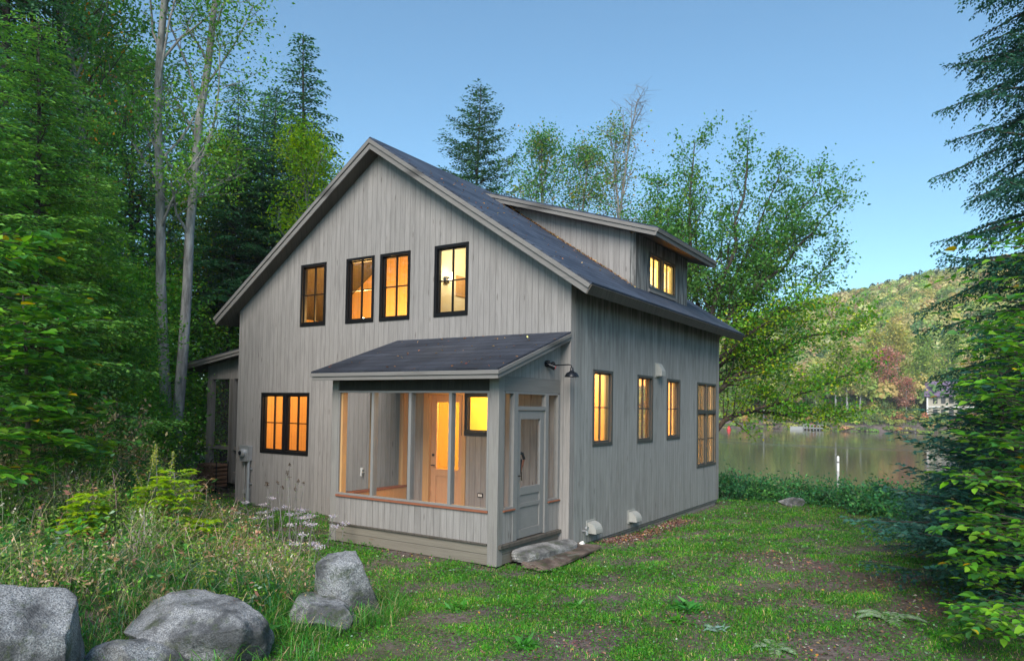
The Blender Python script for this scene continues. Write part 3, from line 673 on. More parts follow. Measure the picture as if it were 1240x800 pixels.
# ------------------------------------------------------------------ vegetation builders
def unit(v): return v/np.maximum(np.linalg.norm(v, axis=-1, keepdims=True), 1e-9)
def rhomb(P, D, U, Ln, Wd, fold=.15, mid=.45):
    """N leaf-shaped quads: base P, direction D, face normal U"""
    Ln = np.broadcast_to(np.asarray(Ln, float), (len(P),))[:, None]; Wd = np.broadcast_to(np.asarray(Wd, float), (len(P),))[:, None]
    Sd = unit(np.cross(D, U)); U2 = unit(np.cross(Sd, D))
    a = P; c = P+D*Ln-U2*Ln*fold; m = P+D*Ln*mid
    V = np.stack([a, m+Sd*Wd/2+U2*Ln*.04, c, m-Sd*Wd/2+U2*Ln*.04], 1).reshape(-1, 3)
    return V, np.arange(len(P)*4).reshape(-1, 4)
def rvec(rng, n, up=0.):
    v = rng.normal(size=(n, 3)); v[:, 2] += up; return unit(v)
def jitter(rng, base, n, dv=.25, dh=.08):
    base = np.asarray(base, float)
    c = base[None, :]*(1+rng.normal(0, dv, (n, 1)))*(1+rng.normal(0, dh, (n, 3)))
    return np.clip(c, .004, .9)
def pal(rng, cols, w, n, dv=.22, dh=.08):
    cols = np.asarray(cols, float); k = rng.choice(len(cols), n, p=np.asarray(w, float)/sum(w))
    return np.clip(cols[k]*(1+rng.normal(0, dv, (n, 1)))*(1+rng.normal(0, dh, (n, 3))), .004, .9)
class Tubes:
    def __init__(s): s.V = []; s.F = []; s.n = 0
    def add(s, pts, rad, k=6):
        pts = np.asarray(pts, float); rad = np.asarray(rad, float)
        d = unit(np.gradient(pts, axis=0)); ref = np.array([0, 0, 1.]) if abs(d[0, 2]) < .8 else np.array([1., 0, 0])
        a = unit(np.cross(d, ref)); b = np.cross(d, a)
        t = np.arange(k)*2*np.pi/k
        V = pts[:, None]+rad[:, None, None]*(a[:, None]*np.cos(t)[None, :, None]+b[:, None]*np.sin(t)[None, :, None])
        m = len(pts); i = np.arange(m-1)[:, None]*k; j = np.arange(k)[None]; jn = (j+1) % k
        F = np.stack([i+j, i+jn, i+k+jn, i+k+j], -1).reshape(-1, 4)+s.n
        s.V.append(V.reshape(-1, 3)); s.F.append(F); s.n += m*k
    def mesh(s, name, mat): return npmesh(name, np.concatenate(s.V), [np.concatenate(s.F)], mat=mat, smooth=True)

def grow(rng, p0, d0, length, nseg, wob, grav):
    """a bending polyline"""
    pts = [np.array(p0, float)]; d = np.array(d0, float)
    for i in range(nseg):
        d = d+rng.normal(0, wob, 3); d[2] += grav; d = d/np.linalg.norm(d)
        pts.append(pts[-1]+d*length/nseg)
    return np.array(pts)

def broadleaf(seed, H, r0, lo, spread, nlimb, leaf, per, cols, w, up=.6, nsub=7, ntwig=4, bare_top=0., trunks=((0, 0),), flat=.5, clus=.30, barkm='bark_grey', shape=None, leafup=1.2, twig=.55):
    rng = np.random.default_rng(seed); T_ = Tubes(); LP = []
    for (lx, ly) in trunks:
        tr = grow(rng, (0, 0, -.5), (lx, ly, 1), H+.5, 14, .035, .01)
        tr[:, 0] += 0; R0 = r0*(1 if len(trunks) == 1 else .8)
        T_.add(tr, R0*(1-np.linspace(0, 1, 15))**.75+.012+R0*.5*np.exp(-np.linspace(0, 1, 15)*25), 10)
        n_ = nlimb//len(trunks)
        for i in range(n_):
            t = lo+(1-lo)*((i+rng.uniform(.1, .9))/n_); q = t*14; k = min(int(q), 13); p = tr[k]+(tr[k+1]-tr[k])*(q-k)
            az = i*2.4+rng.uniform(-.5, .5); f = (t-lo)/(1-lo)
            sh = shape(f) if shape else (math.sin(math.pi*min(1, (.18+.82*f)))**.7 if f < .999 else .1)
            Ln = spread*(sh*.85+.12)*rng.uniform(.75, 1.15); e = up+.7*f+rng.uniform(-.15, .15)
            d = np.array([math.cos(az)*math.cos(e), math.sin(az)*math.cos(e), math.sin(e)])
            lb = grow(rng, p, d, Ln, 7, .12, .02)
            rl = max(.012, R0*.42*(1-t*.75)); T_.add(lb, np.linspace(rl, .008, 8), 6)
            for j in range(nsub):
                s = .22+.78*(j+rng.uniform(0, 1))/nsub; kk = min(int(s*7), 6); pp = lb[kk]+(lb[kk+1]-lb[kk])*(s*7-kk)
                dd = unit((lb[kk+1]-lb[kk])[None])[0]; o = rng.normal(size=3); o[2] *= flat; o[2] += .15; o -= dd*o.dot(dd)*.9; o = o/np.linalg.norm(o)
                sb = grow(rng, pp, dd*.6+o, Ln*.34*(1.15-s*.6)*rng.uniform(.7, 1.2)+.15, 4, .15, .03)
                T_.add(sb, np.linspace(max(.008, rl*.35), .004, 5), 4)
                for q2 in range(ntwig):
                    a = rng.uniform(.35, 1); k3 = min(int(a*4), 3); p3 = sb[k3]+(sb[k3+1]-sb[k3])*(a*4-k3)
                    o = rng.normal(size=3); o[2] = o[2]*flat+.1; tw = grow(rng, p3, o, twig*rng.uniform(.5, 1.1), 2, .2, .0)
                    T_.add(tw, [.005, .003, .002], 3)
                    if rng.uniform() > bare_top*f:
                        LP.append(tw[1]); LP.append(tw[2])
                if rng.uniform() > bare_top*f: LP.append(sb[-1])
    LP = np.array(LP); n = len(LP)*per
    P = np.repeat(LP, per, 0)+rng.normal(0, clus*.5, (n, 3))*np.array([1, 1, .6])
    D = rvec(rng, n, -.15); D[:, 2] *= .6; D = unit(D); U = rvec(rng, n, leafup)
    cl = np.repeat(pal(rng, cols, w, len(LP), .12, .04), per, 0)*(1+rng.normal(0, .16, (n, 1)))
    V, F = rhomb(P, D, U, leaf*rng.uniform(.7, 1.25, n), leaf*.62*rng.uniform(.8, 1.1, n))
    return T_.mesh('trunk', M[barkm]), npmesh('crown', V, [F], np.repeat(np.clip(cl, .003, .9), 4, 0), M['leaf'])

def conifer(seed, H, R_, lo, nb, c1, c2, dens=1., tw=.09, r0=.16, droop=.45, wtw=.022, gap=.11, top_pow=.85, barkm='bark_dark', ragged=.25, azr=None, minr=.25):
    rng = np.random.default_rng(seed); T_ = Tubes(); PP = []; DD = []; LL = []; CC = []
    tr = grow(rng, (0, 0, -.5), (0, 0, 1), H+.5, 16, .012, .02); T_.add(tr, r0*(1-np.linspace(0, 1, 17))**.9+.01, 9)
    for i in range(nb):
        t = lo+(1-lo)*((i+rng.uniform(0, 1))/nb)**.92; t = min(t, .985); z = t*H
        k = min(int((z+.5)/(H+.5)*16), 15); fr = (z+.5)/(H+.5)*16-k; p = tr[k]+(tr[k+1]-tr[k])*fr
        az = i*2.39996+rng.uniform(-.4, .4)
        if azr is not None: az = rng.uniform(*azr) if rng.uniform() < .75 else az
        Ln = (R_*(1-(t-lo)/(1-lo))**top_pow*np.clip(1+rng.normal(0, ragged), .4, 1.25)+minr); Ln = max(Ln, .2)
        e0 = .25*t+.1+rng.uniform(-.1, .1)
        m = 9; s = np.linspace(0, 1, m)
        rr = Ln*s; dzv = Ln*(math.tan(e0)*s-droop*s**2*rng.uniform(.7, 1.3)+.12*s**4)
        wob = np.cumsum(rng.normal(0, .02*Ln, m)); wob[0] = 0
        br = p+np.stack([np.cos(az)*rr-np.sin(az)*wob, np.sin(az)*rr+np.cos(az)*wob, dzv], -1)
        T_.add(br, np.linspace(.006+.009*Ln, .002, m), 4)
        nl = max(3, int(Ln*(1-.12)/gap*dens)); ss = np.linspace(.12, 1, nl)
        ct = 1+rng.normal(0, .13)
        for sgn in (-1, 1):
            kk = np.minimum((ss*(m-1)).astype(int), m-2); f = (ss*(m-1)-kk)[:, None]
            pb = br[kk]+(br[kk+1]-br[kk])*f; db = unit(br[kk+1]-br[kk])
            side = np.stack([-db[:, 1], db[:, 0], np.zeros(nl)], -1)*sgn
            a = rng.uniform(.7, 1.1, nl)[:, None]
            dl = unit(db*np.cos(a)+side*np.sin(a)+np.stack([np.zeros(nl), np.zeros(nl), rng.normal(-.12, .12, nl)], -1))
            ll = (.36*Ln*(1-ss)**.8+.16)*rng.uniform(.6, 1.25, nl)
            for q in range(nl):
                nt = max(2, int(ll[q]/(tw*.42)*dens)); u = (np.arange(nt)+.5)/nt
                base = pb[q]+dl[q]*(ll[q]*u)[:, None]; base[:, 2] -= .25*ll[q]*u**2
                sd = np.cross(dl[q], [0, 0, 1.]); alt = np.where(np.arange(nt) % 2, 1., -1.)[:, None]
                d2 = unit(dl[q]*.75+sd*alt*.8+rng.normal(0, .12, (nt, 3))); d2[-1] = dl[q]
                PP.append(base); DD.append(d2); LL.append(tw*(1.15-.5*u)*rng.uniform(.8, 1.2, nt)); CC.append(np.full(nt, ct*(1+.25*(u.mean()-.5)+.18*(ss[q]-.5))))
    P = np.concatenate(PP); D = np.concatenate(DD); Lq = np.concatenate(LL); C_ = np.concatenate(CC); n = len(P)
    U = rvec(rng, n, 2.2); V, F = rhomb(P, D, U, Lq, wtw*rng.uniform(.8, 1.3, n), .12, .4)
    mixv = np.clip(rng.normal(.4, .3, (n, 1)), 0, 1); c = (np.asarray(c1)*(1-mixv)+np.asarray(c2)*mixv)*C_[:, None]
    return T_.mesh('trunk', M[barkm]), npmesh('crown', V, [F], np.repeat(np.clip(c, .003, .5), 4, 0), M['needle'])

def tree_thing(name, meshes, loc, label, cat='tree', group=None, rz=0, sc=1.):
    r = empty(name, loc, label, cat, group, rz); r.scale = (sc, sc, sc) if not hasattr(sc, '__len__') else sc
    link(meshes[0], 'trunk', r); link(meshes[1], 'crown', r); return r
def ray(u):     # ground direction seen at picture column u of 1240, used only to lay the plan out
    c_ = math.cos(R(33.087)); s_ = math.sin(R(33.087)); a = (u-620)/858.43
    v = np.array([a*c_-s_, a*s_+c_]); return v/np.linalg.norm(v)
def G(u, D, dzz=0.):
    d = ray(u); x, y = CX+d[0]*D, CY+d[1]*D; return (x, y, hz(x, y)+dzz)

# --- prototypes
HEM1, HEM2 = (.012,.045,.022), (.04,.10,.035)
DK1, DK2 = (.022,.07,.04), (.06,.14,.06)
GR = [(.08,.19,.03), (.06,.15,.03), (.13,.23,.035), (.19,.23,.04)]
proto = {}
proto['hem_near'] = conifer(1, 7.0, 1.75, .03, 170, (.05,.14,.045), (.15,.28,.06), dens=1.0, tw=.10, wtw=.032, gap=.08, r0=.08, droop=.3)
proto['hem_tall'] = conifer(2, 17, 3.2, .16, 210, DK1, DK2, dens=.95, tw=.19, wtw=.075, gap=.13, r0=.2)
proto['hem_bare'] = conifer(3, 19, 3.4, .38, 165, DK1, DK2, dens=.95, tw=.19, wtw=.075, gap=.13, r0=.19)
proto['hem_right'] = conifer(4, 16, 3.1, .14, 300, (.014,.05,.04), (.04,.10,.065), dens=1.0, tw=.12, wtw=.045, gap=.10, r0=.2, ragged=.3, droop=.3)
proto['maple_y'] = broadleaf(11, 9.5, .11,   .3, 2.3, 20, .10, 11, [(.17,.24,.025), (.11,.20,.025), (.23,.27,.03)], [3,3,1], nsub=6, ntwig=4, clus=.45)
proto['under'] = broadleaf(12, 4.2, .05, .08, 1.9, 20, .09, 11, GR, [3,4,2,.6], up=.35, nsub=6, ntwig=4, clus=.4, barkm='bark_dark')
proto['aspen'] = broadleaf(13, 19, .17, .33, 3.6, 40, .095, 9, [(.06,.15,.03), (.09,.18,.035), (.13,.2,.04)], [3,2,1], up=.75, nsub=7, ntwig=4, clus=.5, barkm='bark_pale', trunks=((.0,.0), (.085,.03)))
proto['birch'] = broadleaf(14, 15, .11, .55, 2.6, 16, .09, 7, [(.05,.11,.03), (.1,.14,.03)], [3,1], up=.9, nsub=5, ntwig=3, clus=.45, bare_top=.5, barkm='bark_pale')
proto['oak'] = broadleaf(15, 14, .15, .3, 3.4, 30, .12, 9, [(.04,.11,.025), (.06,.14,.03), (.26,.12,.02)], [5,3,.35], up=.45, nsub=7, ntwig=4, clus=.5, barkm='bark_dark')
for i, k in enumerate(proto): print(k, len(proto[k][1].polygons), end='; ')
N_HEM = 'hemlock_tree'
LEFT = [   # name, proto, u, D, scale, rz, label
 (N_HEM,'hem_near',36,13.2,.98,.3,'young hemlock with light feathery branches at the left edge, in front of the forest'),
 (N_HEM,'hem_near',-70,12.0,1.1,2.1,'young hemlock partly cut off by the left edge of the picture, above the brushy bank'),
 (N_HEM,'hem_near',100,15.6,.78,4.0,'small feathery hemlock second from the left edge, behind the brushy bank'),
 (N_HEM,'hem_tall',0,17,(.6,.6,1.0),1.0,'tall dark hemlock rising out of the frame at the far left'),
 ('oak_tree','oak',74,18.5,(.62,.62,.95),2.2,'tall dark-leaved tree with a few rust coloured leaves, left of the slender pale trunk'),
 ('birch_tree','birch',140,18.5,1.0,1.7,'slender pale-trunked tree with a sparse forked top against the sky'),
 ('aspen_tree','aspen',214,20,1.0,5.6,'tall double-trunked grey tree with airy leaves, the biggest in the left forest'),
 ('oak_tree','oak',168,27,.95,2.4,'leafy green tree standing behind and between the pale trunk and the double trunk'),
 (N_HEM,'hem_tall',372,27,.93,2.2,'dark pointed hemlock just left of the gable peak, behind the yellow-green maple'),
 ('maple_tree','maple_y',398,23,1.12,1.0,'bright yellow-green maple left of the gable peak'),
 (N_HEM,'hem_bare',272,27,.72,.7,'hemlock with a bare dark trunk, first to the right of the double-trunked tree'),
 (N_HEM,'hem_bare',303,30,.8,2.9,'hemlock with a bare dark trunk, second to the right of the double-trunked tree'),
 (N_HEM,'hem_bare',336,27,.74,4.1,'hemlock with a bare dark trunk standing just above the left slope of the roof'),
 ('maple_tree','maple_y',258,28,1.15,3.4,'light green maple close to the right of the double-trunked tree'),
 (N_HEM,'hem_tall',452,40,.92,.2,'thin hemlock tip showing just over the gable peak'),
 (N_HEM,'hem_tall',110,28,.9,3.3,'dark hemlock deep in the forest behind the slender pale trunk'),
 (N_HEM,'hem_tall',45,26,.9,5.1,'dark hemlock deep in the forest behind the far left trees'),
 (N_HEM,'hem_tall',190,32,.85,1.9,'dark hemlock deep in the forest just left of the double trunk'),
 (N_HEM,'hem_tall',232,36,.88,.9,'dark hemlock deep in the forest seen between the double trunks'),
 (N_HEM,'hem_bare',345,38,.9,1.2,'distant hemlock with a thin bare trunk low behind the roof slope'),
 (N_HEM,'hem_bare',288,40,.9,5.0,'distant hemlock trunk farthest back among the bare trunks left of the house'),
 ('oak_tree','oak',20,22,1.0,3.9,'leafy dark tree deep in the forest above the left edge'),
]
made = {}
for (nm, pk, u, D, sc, rz_, lb) in LEFT:
    tree_thing(nm, proto[pk], G(u, D), lb, 'tree', 'trees of the forest left of the house', rz_, sc)
UNDER = [(122,16.5,.8,'leafy green sapling just left of the pale slender trunk base'), (112,17,.8,'leafy green sapling in front of the double trunk base, left side'),
 (150,21.5,.75,'leafy green sapling in front of the double trunk base, right side'), (262,28,1.25,'leafy sapling directly behind the side porch roof end'),
 (90,15,.75,'low leafy sapling between the two feathery hemlocks'), (170,21,1.15,'taller leafy sapling behind the others left of the double trunk'),
 (192,25,1.3,'leafy sapling filling the gap behind the double trunk'), (290,29,1.3,'leafy sapling showing over the side porch roof'),
 (130,24,1.3,'leafy sapling low behind the pale slender trunk'), (310,30,1.4,'leafy sapling low under the bare trunks'), (60,20,1.3,'leafy sapling in the shade behind the leftmost hemlock'), (0,15,1.0,'leafy sapling at the very left edge'),
 (168,18.5,.55,'small bright sapling at the back of the bank, left one of two'), (190,19.0,.5,'small bright sapling at the back of the bank, nearest the side porch')]
for i, (u, D, sc, lb) in enumerate(UNDER):
    tree_thing('sapling', proto['under'], G(u, D), lb, 'sapling', 'leafy saplings under the forest edge', i*1.7, (sc*1.1, sc*1.1, sc))

# behind the house
proto['spruce'] = conifer(21, 16.2, 3.7, .22, 200, (.02,.055,.03), (.05,.11,.045), dens=1.0, tw=.17, wtw=.06, gap=.11, r0=.16, ragged=.3, droop=.05, top_pow=.85)
tree_thing('hemlock_tree', proto['spruce'], G(570, 28.5), 'pointed dark green conifer standing alone behind the roof ridge', 'tree', rz=1)
mix_c = [(.04,.12,.04), (.065,.14,.035), (.13,.16,.03), (.22,.13,.03)]
proto['mixed'] = broadleaf(22, 10.5, .10, .4, 2.3, 24, .09, 9, mix_c, [4,3,1.5,.5], up=.85, nsub=6, ntwig=4, clus=.4, barkm='bark_grey', bare_top=.35)
proto['thin'] = broadleaf(23, 12, .08, .4, 2.0, 20, .09, 6, mix_c, [2,3,2,1], up=1.0, nsub=5, ntwig=3, clus=.35, barkm='bark_grey', bare_top=.2)
proto['dead'] = broadleaf(24, 11.5, .07, .5, 1.9, 12, .1, 1, mix_c, [1,1,1,1], up=1.0, nsub=5, ntwig=4, clus=.3, barkm='bark_grey', bare_top=1.25)
BEH = [('birch_tree','mixed',668,25,1.12,.3,'small green tree first to the right of the conifer behind the roof'),
 ('birch_tree','mixed',708,26,1.12,2.3,'yellow-green bushy tree showing over the dormer roof'),
 ('bare_tree','dead',722,24,1.12,1.3,'leafless grey-branched tree top behind the dormer roof'),
 ('birch_tree','thin',772,23.5,1.0,.9,'thin airy tree between the bare tree and the big lakeside maple'),
 ('birch_tree','mixed',805,30,1.1,4.3,'small green tree low behind the left side of the big maple')]
for (nm, pk, u, D, sc, rz_, lb) in BEH: tree_thing(nm, proto[pk], G(u, D), lb, 'tree', 'trees behind the house', rz_, sc)

# the big maple by the lake: limbs fan out to the right and upward, one low limb sweeps over the water
def big_maple():
    rng = np.random.default_rng(31); T_ = Tubes(); LP = []; LC = []
    ex = np.array([math.cos(R(18)), math.sin(R(18)), 0.]); ey = np.array([-ex[1], ex[0], 0.]); ez = np.array([0, 0, 1.])
    def w3(a, b, c): return ex*a+ey*b+ez*c
    def limb(pts, r0, r1, nsub, Ls, leafy=(.25, 1), colset=0, per_tw=5, flat=.5):
        pts = np.array([w3(*p) for p in pts]); t = np.linspace(0, 1, len(pts)); tt = np.linspace(0, 1, 12)
        pl = np.stack([np.interp(tt, t, pts[:, k]) for k in range(3)], -1); pl[1:-1] += rng.normal(0, .06, (10, 3))
        T_.add(pl, np.linspace(r0, r1, 12), 8)
        for j in range(nsub):
            s = leafy[0]+(leafy[1]-leafy[0])*(j+rng.uniform())/nsub; kk = min(int(s*11), 10); p = pl[kk]+(pl[kk+1]-pl[kk])*(s*11-kk)
            dd = unit((pl[kk+1]-pl[kk])[None])[0]; o = rng.normal(size=3); o[2] = o[2]*flat+.2; o -= dd*o.dot(dd); o /= np.linalg.norm(o)
            sb = grow(rng, p, dd*.8+o*.8, Ls*rng.uniform(.6, 1.2)*(1.1-.5*s), 5, .13, .03); T_.add(sb, np.linspace(max(.01, (r0+(r1-r0)*s)*.4), .005, 6), 4)
            for q in range(per_tw):
                a = rng.uniform(.2, 1); k3 = min(int(a*5), 4); p3 = sb[k3]+(sb[k3+1]-sb[k3])*(a*5-k3)
                o = rng.normal(size=3); o[2] = o[2]*flat+.1; tw = grow(rng, p3, o+dd*.5, .6*rng.uniform(.5, 1.1), 3, .2, 0); T_.add(tw, [.005, .004, .003, .002], 3)
                LP.extend([tw[1], tw[2], tw[3]]); LC.extend([colset]*3)
    # trunk forks
    limb([(0,0,-.6),(.1,0,1.2),(.15,.1,2.6),(-.1,.1,4.2)], .24, .17, 0, 1)
    limb([(-.1,.1,4.2),(-.35,.2,6.2),(-.4,.2,8.4),(-.2,.3,11.6)], .15, .02, 24, 1.7, (.1, 1))
    limb([(-.1,.1,4.2),(.5,-.3,5.8),(1.3,-.5,8.2),(1.7,-.6,11.0)], .14, .02, 22, 1.7, (.15, 1))
    limb([(.15,.1,3.0),(.9,.3,4.9),(2.3,.7,7.0),(3.4,.8,9.6)], .12, .015, 22, 1.7, (.15, 1))
    limb([(.3,0,4.6),(1.4,-.6,5.9),(3.1,-1.,7.4),(4.7,-1.2,8.9)], .10, .012, 22, 1.5, (.2, 1))
    limb([(.1,0,4.4),(.9,.4,6.4),(2.2,.6,8.6),(3.0,.5,10.6)], .09, .012, 22, 1.5, (.2, 1))
    limb([(.1,0,4.0),(1.2,-.3,6.0),(3.0,-.4,8.0),(4.3,-.3,9.9)], .09, .012, 22, 1.5, (.2, 1))
    limb([(.2,0,3.8),(1.5,.2,5.0),(3.4,.3,6.2),(4.9,.3,7.6)], .09, .012, 20, 1.4, (.2, 1))
    limb([(-.2,.1,4.8),(-1.1,.5,6.6),(-1.7,.6,8.6),(-1.6,.5,10.4)], .10, .012, 18, 1.4, (.2, 1))
    limb([(-.3,.1,5.4),(-.9,-1.2,7.2),(-1.2,-1.8,8.9)], .08, .012, 12, 1.3, (.3, 1))
    for q in range(11):
        f = q/10; a = R(8+150*((q*.618) % 1)); b_ = rng.uniform(-1.6, 1.6); Ln = rng.uniform(3.6, 5.6)*(1.05-.25*abs(math.cos(a)))
        z0_ = 3.4+2.6*rng.uniform(); e = (math.cos(a)*Ln*1.0, b_, z0_+math.sin(a)*Ln+.6)
        limb([(0,0,z0_),(e[0]*.35,b_*.4,z0_+(e[2]-z0_)*.38),(e[0]*.7,b_*.8,z0_+(e[2]-z0_)*.72),e], .09, .012, 15, 1.35, (.3, 1))
    # low limbs over the water, yellower leaves
    limb([(.15,0,2.9),(1.6,-.2,4.0),(3.4,-.4,4.9),(5.6,-.6,5.3)], .10, .012, 26, 1.5, (.15, 1), 1, flat=.3)
    limb([(.1,0,1.5),(1.2,.1,2.5),(3.0,.0,3.0),(5.6,-.3,3.9)], .11, .012, 30, 1.4, (.25, 1), 1, flat=.3)
    limb([(1.2,.1,2.5),(2.6,.7,2.7),(4.2,.9,2.5),(5.3,.9,2.6)], .06, .01, 15, 1.1, (.2, 1), 1, flat=.3)
    limb([(.1,0,3.6),(.9,-.8,4.6),(2.2,-1.4,5.4),(3.8,-1.9,5.9)], .08, .01, 18, 1.3, (.15, 1), 1, flat=.35)
    LP = np.array(LP); LC = np.array(LC); per = 7; n = len(LP)*per
    P = np.repeat(LP, per, 0)+rng.normal(0, .2, (n, 3))*np.array([1, 1, .6]); D = unit(rvec(rng, n)*np.array([1, 1, .5])); U = rvec(rng, n, 1.3)
    c0 = pal(rng, [(.045,.115,.035), (.065,.14,.035), (.11,.16,.035)], [4,3,.7], len(LP), .15, .05); c1 = pal(rng, [(.09,.19,.03), (.17,.24,.03), (.06,.16,.03), (.24,.24,.035)], [3,2,2,.4], len(LP), .15, .05)
    c = np.repeat(np.where(LC[:, None] == 1, c1, c0), per, 0)*(1+rng.normal(0, .15, (n, 1)))
    V, F = rhomb(P, D, U,   .125*rng.uniform(.7, 1.2, n), .08*rng.uniform(.8, 1.1, n))
    return T_.mesh('trunk', M['bark_dark']), npmesh('crown', V, [F], np.repeat(np.clip(c, .004, .8), 4, 0), M['leaf'])
tree_thing('maple_tree', big_maple(), G(846, 20.5), 'big spreading maple behind the house, its low limb sweeping over the lake', 'tree', rz=0, sc=(.74,.74,.86))

# right side
tree_thing('hemlock_tree', proto['hem_right'], G(1284, 11.2), 'tall dark hemlock at the right edge, ragged branches reaching left into the sky', 'tree', 'hemlocks at the right edge', 2.6, (.47,.47,.95))
tree_thing('hemlock_tree', proto['hem_right'], G(1300, 16.5), 'dark hemlock behind the tall one at the right edge, over the far lake house', 'tree', 'hemlocks at the right edge', .6, (.40,.40,.56))
proto['hem_low'] = conifer(41, 2.6, 1.35, .02, 70, (.015,.05,.04), (.04,.10,.075), dens=1.0, tw=.10, wtw=.038, gap=.07, r0=.035, droop=.2)
LOWR = [(1212,9.8,1.0,'young blue-green hemlock low beside the lawn at the right, nearest the camera'), (1180,12.5,.75,'young blue-green hemlock whose thin branches point left over the water'),
        (1240,11.5,1.05,'young hemlock half hidden under the beech leaves at the right'), (1215,14.5,.8,'small hemlock behind the other young ones at the lawn edge')]
for i, (u, D, sc, lb) in enumerate(LOWR): tree_thing('young_hemlock', proto['hem_low'], G(u, D), lb, 'young hemlock', 'young hemlocks along the right lawn edge', i*2.1, sc)

def beech(seed, H, nl, reach, az0, az1, leaf, lo=.1):
    rng = np.random.default_rng(seed); T_ = Tubes(); P = []; D = []; C_ = []
    tr = grow(rng, (0, 0, -.3), (0, 0, 1), H+.3, 10, .03, .02); T_.add(tr, np.linspace(.045, .008, 11), 8)
    for i in range(nl):
        t = lo+(1-lo)*(i+rng.uniform())/nl; k = min(int(t*10), 9); p = tr[k]+(tr[k+1]-tr[k])*(t*10-k)
        az = rng.uniform(az0, az1) if rng.uniform() < .7 else rng.uniform(0, 6.28); Ln = reach*(1.05-.55*t)*rng.uniform(.6, 1.1)
        lb = grow(rng, p, (math.cos(az), math.sin(az), .3), Ln, 8, .09, -.035); T_.add(lb, np.linspace(.009, .002, 9), 5)
        ct = 1+rng.normal(0, .15)
        for j in range(int(Ln/.11)):
            s = .12+.88*(j+rng.uniform())/(Ln/.11); s = min(s, .99); kk = min(int(s*8), 7); pp = lb[kk]+(lb[kk+1]-lb[kk])*(s*8-kk)
            dd = unit((lb[kk+1]-lb[kk])[None])[0]; sg = 1 if j % 2 else -1
            o = np.array([-dd[1], dd[0], 0])*sg*.9+dd*.7; tw = grow(rng, pp, o, (.62*(1-s)+.22)*rng.uniform(.7, 1.2), 5, .08, -.02); T_.add(tw, np.linspace(.005, .0015, 6), 3)
            for q in range(9):
                a = .08+.92*q/8; k3 = min(int(a*5), 4); p3 = tw[k3]+(tw[k3+1]-tw[k3])*(a*5-k3)
                td = unit((tw[k3+1]-tw[k3])[None])[0]; s2 = 1 if q % 2 else -1
                ld = td*.65+np.array([-td[1], td[0], 0])*s2*.75
                if q == 8: ld = td
                P.append(p3); D.append(ld+rng.normal(0, .12, 3)); C_.append(ct)
    P = np.array(P); D = unit(np.array(D)); n = len(P); U = unit(np.array([0, 0, 1.])+rng.normal(0, .28, (n, 3)))
    # pointed oval leaf: six-sided, folded along the midrib
    Ln = leaf*rng.uniform(.7, 1.2, n)[:, None]; Sd = unit(np.cross(D, U)); U2 = np.cross(Sd, D); Wd = Ln*.29
    pts = [P, P+D*Ln*.3+Sd*Wd+U2*Wd*.25, P+D*Ln*.68+Sd*Wd*.8+U2*Wd*.1, P+D*Ln-U2*Ln*.12, P+D*Ln*.68-Sd*Wd*.8+U2*Wd*.1, P+D*Ln*.3-Sd*Wd+U2*Wd*.25]
    V = np.stack(pts, 1).reshape(-1, 3); b = np.arange(n)[:, None]*6
    F = np.concatenate([b+np.array([[0, 1, 2, 3]]), b+np.array([[0, 3, 4, 5]])])
    c = pal(rng, [(.06,.15,.025), (.10,.19,.03), (.035,.10,.03), (.3,.2,.03)], [4,3,3,.12], n, .15, .05)*np.array(C_)[:, None]
    return T_.mesh('trunk', M['bark_dark']), npmesh('crown', V, [F], np.repeat(np.clip(c, .004, .8), 6, 0), M['leaf'])
tree_thing('beech_sapling', beech(51, 3.6, 40, 1.0, 2.2, 4.3, .095), G(1296, 7.6), 'beech sapling with layered bright green leaves leaning in from the right edge', 'sapling')
tree_thing('beech_sapling', beech(52, 3.0, 40, 1.0, 2.0, 4.2, .09, .02), G(1272, 8.9), 'lower beech sapling with bright green leaves above the young hemlocks at the right', 'sapling')
tree_thing('beech_sapling', beech(53, 4.6, 26, 1.0, 2.4, 4.0, .095, .3), G(1310, 9.8), 'taller thin beech sapling with leaf sprays reaching toward the far lake house', 'sapling')

# shrubs on the lake bank
def shrub(seed, r, h, n, leaf, cols, w, stems=26):
    rng = np.random.default_rng(seed); T_ = Tubes(); LP = []
    for i in range(stems):
        az = rng.uniform(0, 6.28); e = rng.uniform(.25, 1.5); d = np.array([math.cos(az)*math.cos(e), math.sin(az)*math.cos(e), math.sin(e)])
        st = grow(rng, (rng.normal(0, r*.25), rng.normal(0, r*.25), -.1), d, (r*math.cos(e)+h*math.sin(e))*rng.uniform(.7, 1.1), 6, .12, .02)
        T_.add(st, np.linspace(.012, .003, 7), 4); 
        for s in np.linspace(.3, 1, 8): k = min(int(s*6), 5); LP.append(st[k]+(st[k+1]-st[k])*(s*6-k))
    LP = np.array(LP); per = max(1, n//len(LP)); m = len(LP)*per
    P = np.repeat(LP, per, 0)+rng.normal(0, r*.12, (m, 3)); D = rvec(rng, m, .5); U = rvec(rng, m, 1.)
    c = np.repeat(pal(rng, cols, w, len(LP), .2, .05), per, 0)*(1+rng.normal(0, .18, (m, 1)))
    V, F = rhomb(P, D, U, leaf*rng.uniform(.6, 1.2, m), leaf*.5); return T_.mesh('trunk', M['bark_dark']), npmesh('crown', V, [F], np.repeat(np.clip(c, .004, .8), 4, 0), M['leaf'])
SHC = [(.03,.10,.045), (.045,.13,.05), (.07,.16,.05)]
proto['shrub'] = shrub(61, .9, .75, 2600, .10, SHC, [3,2,1])
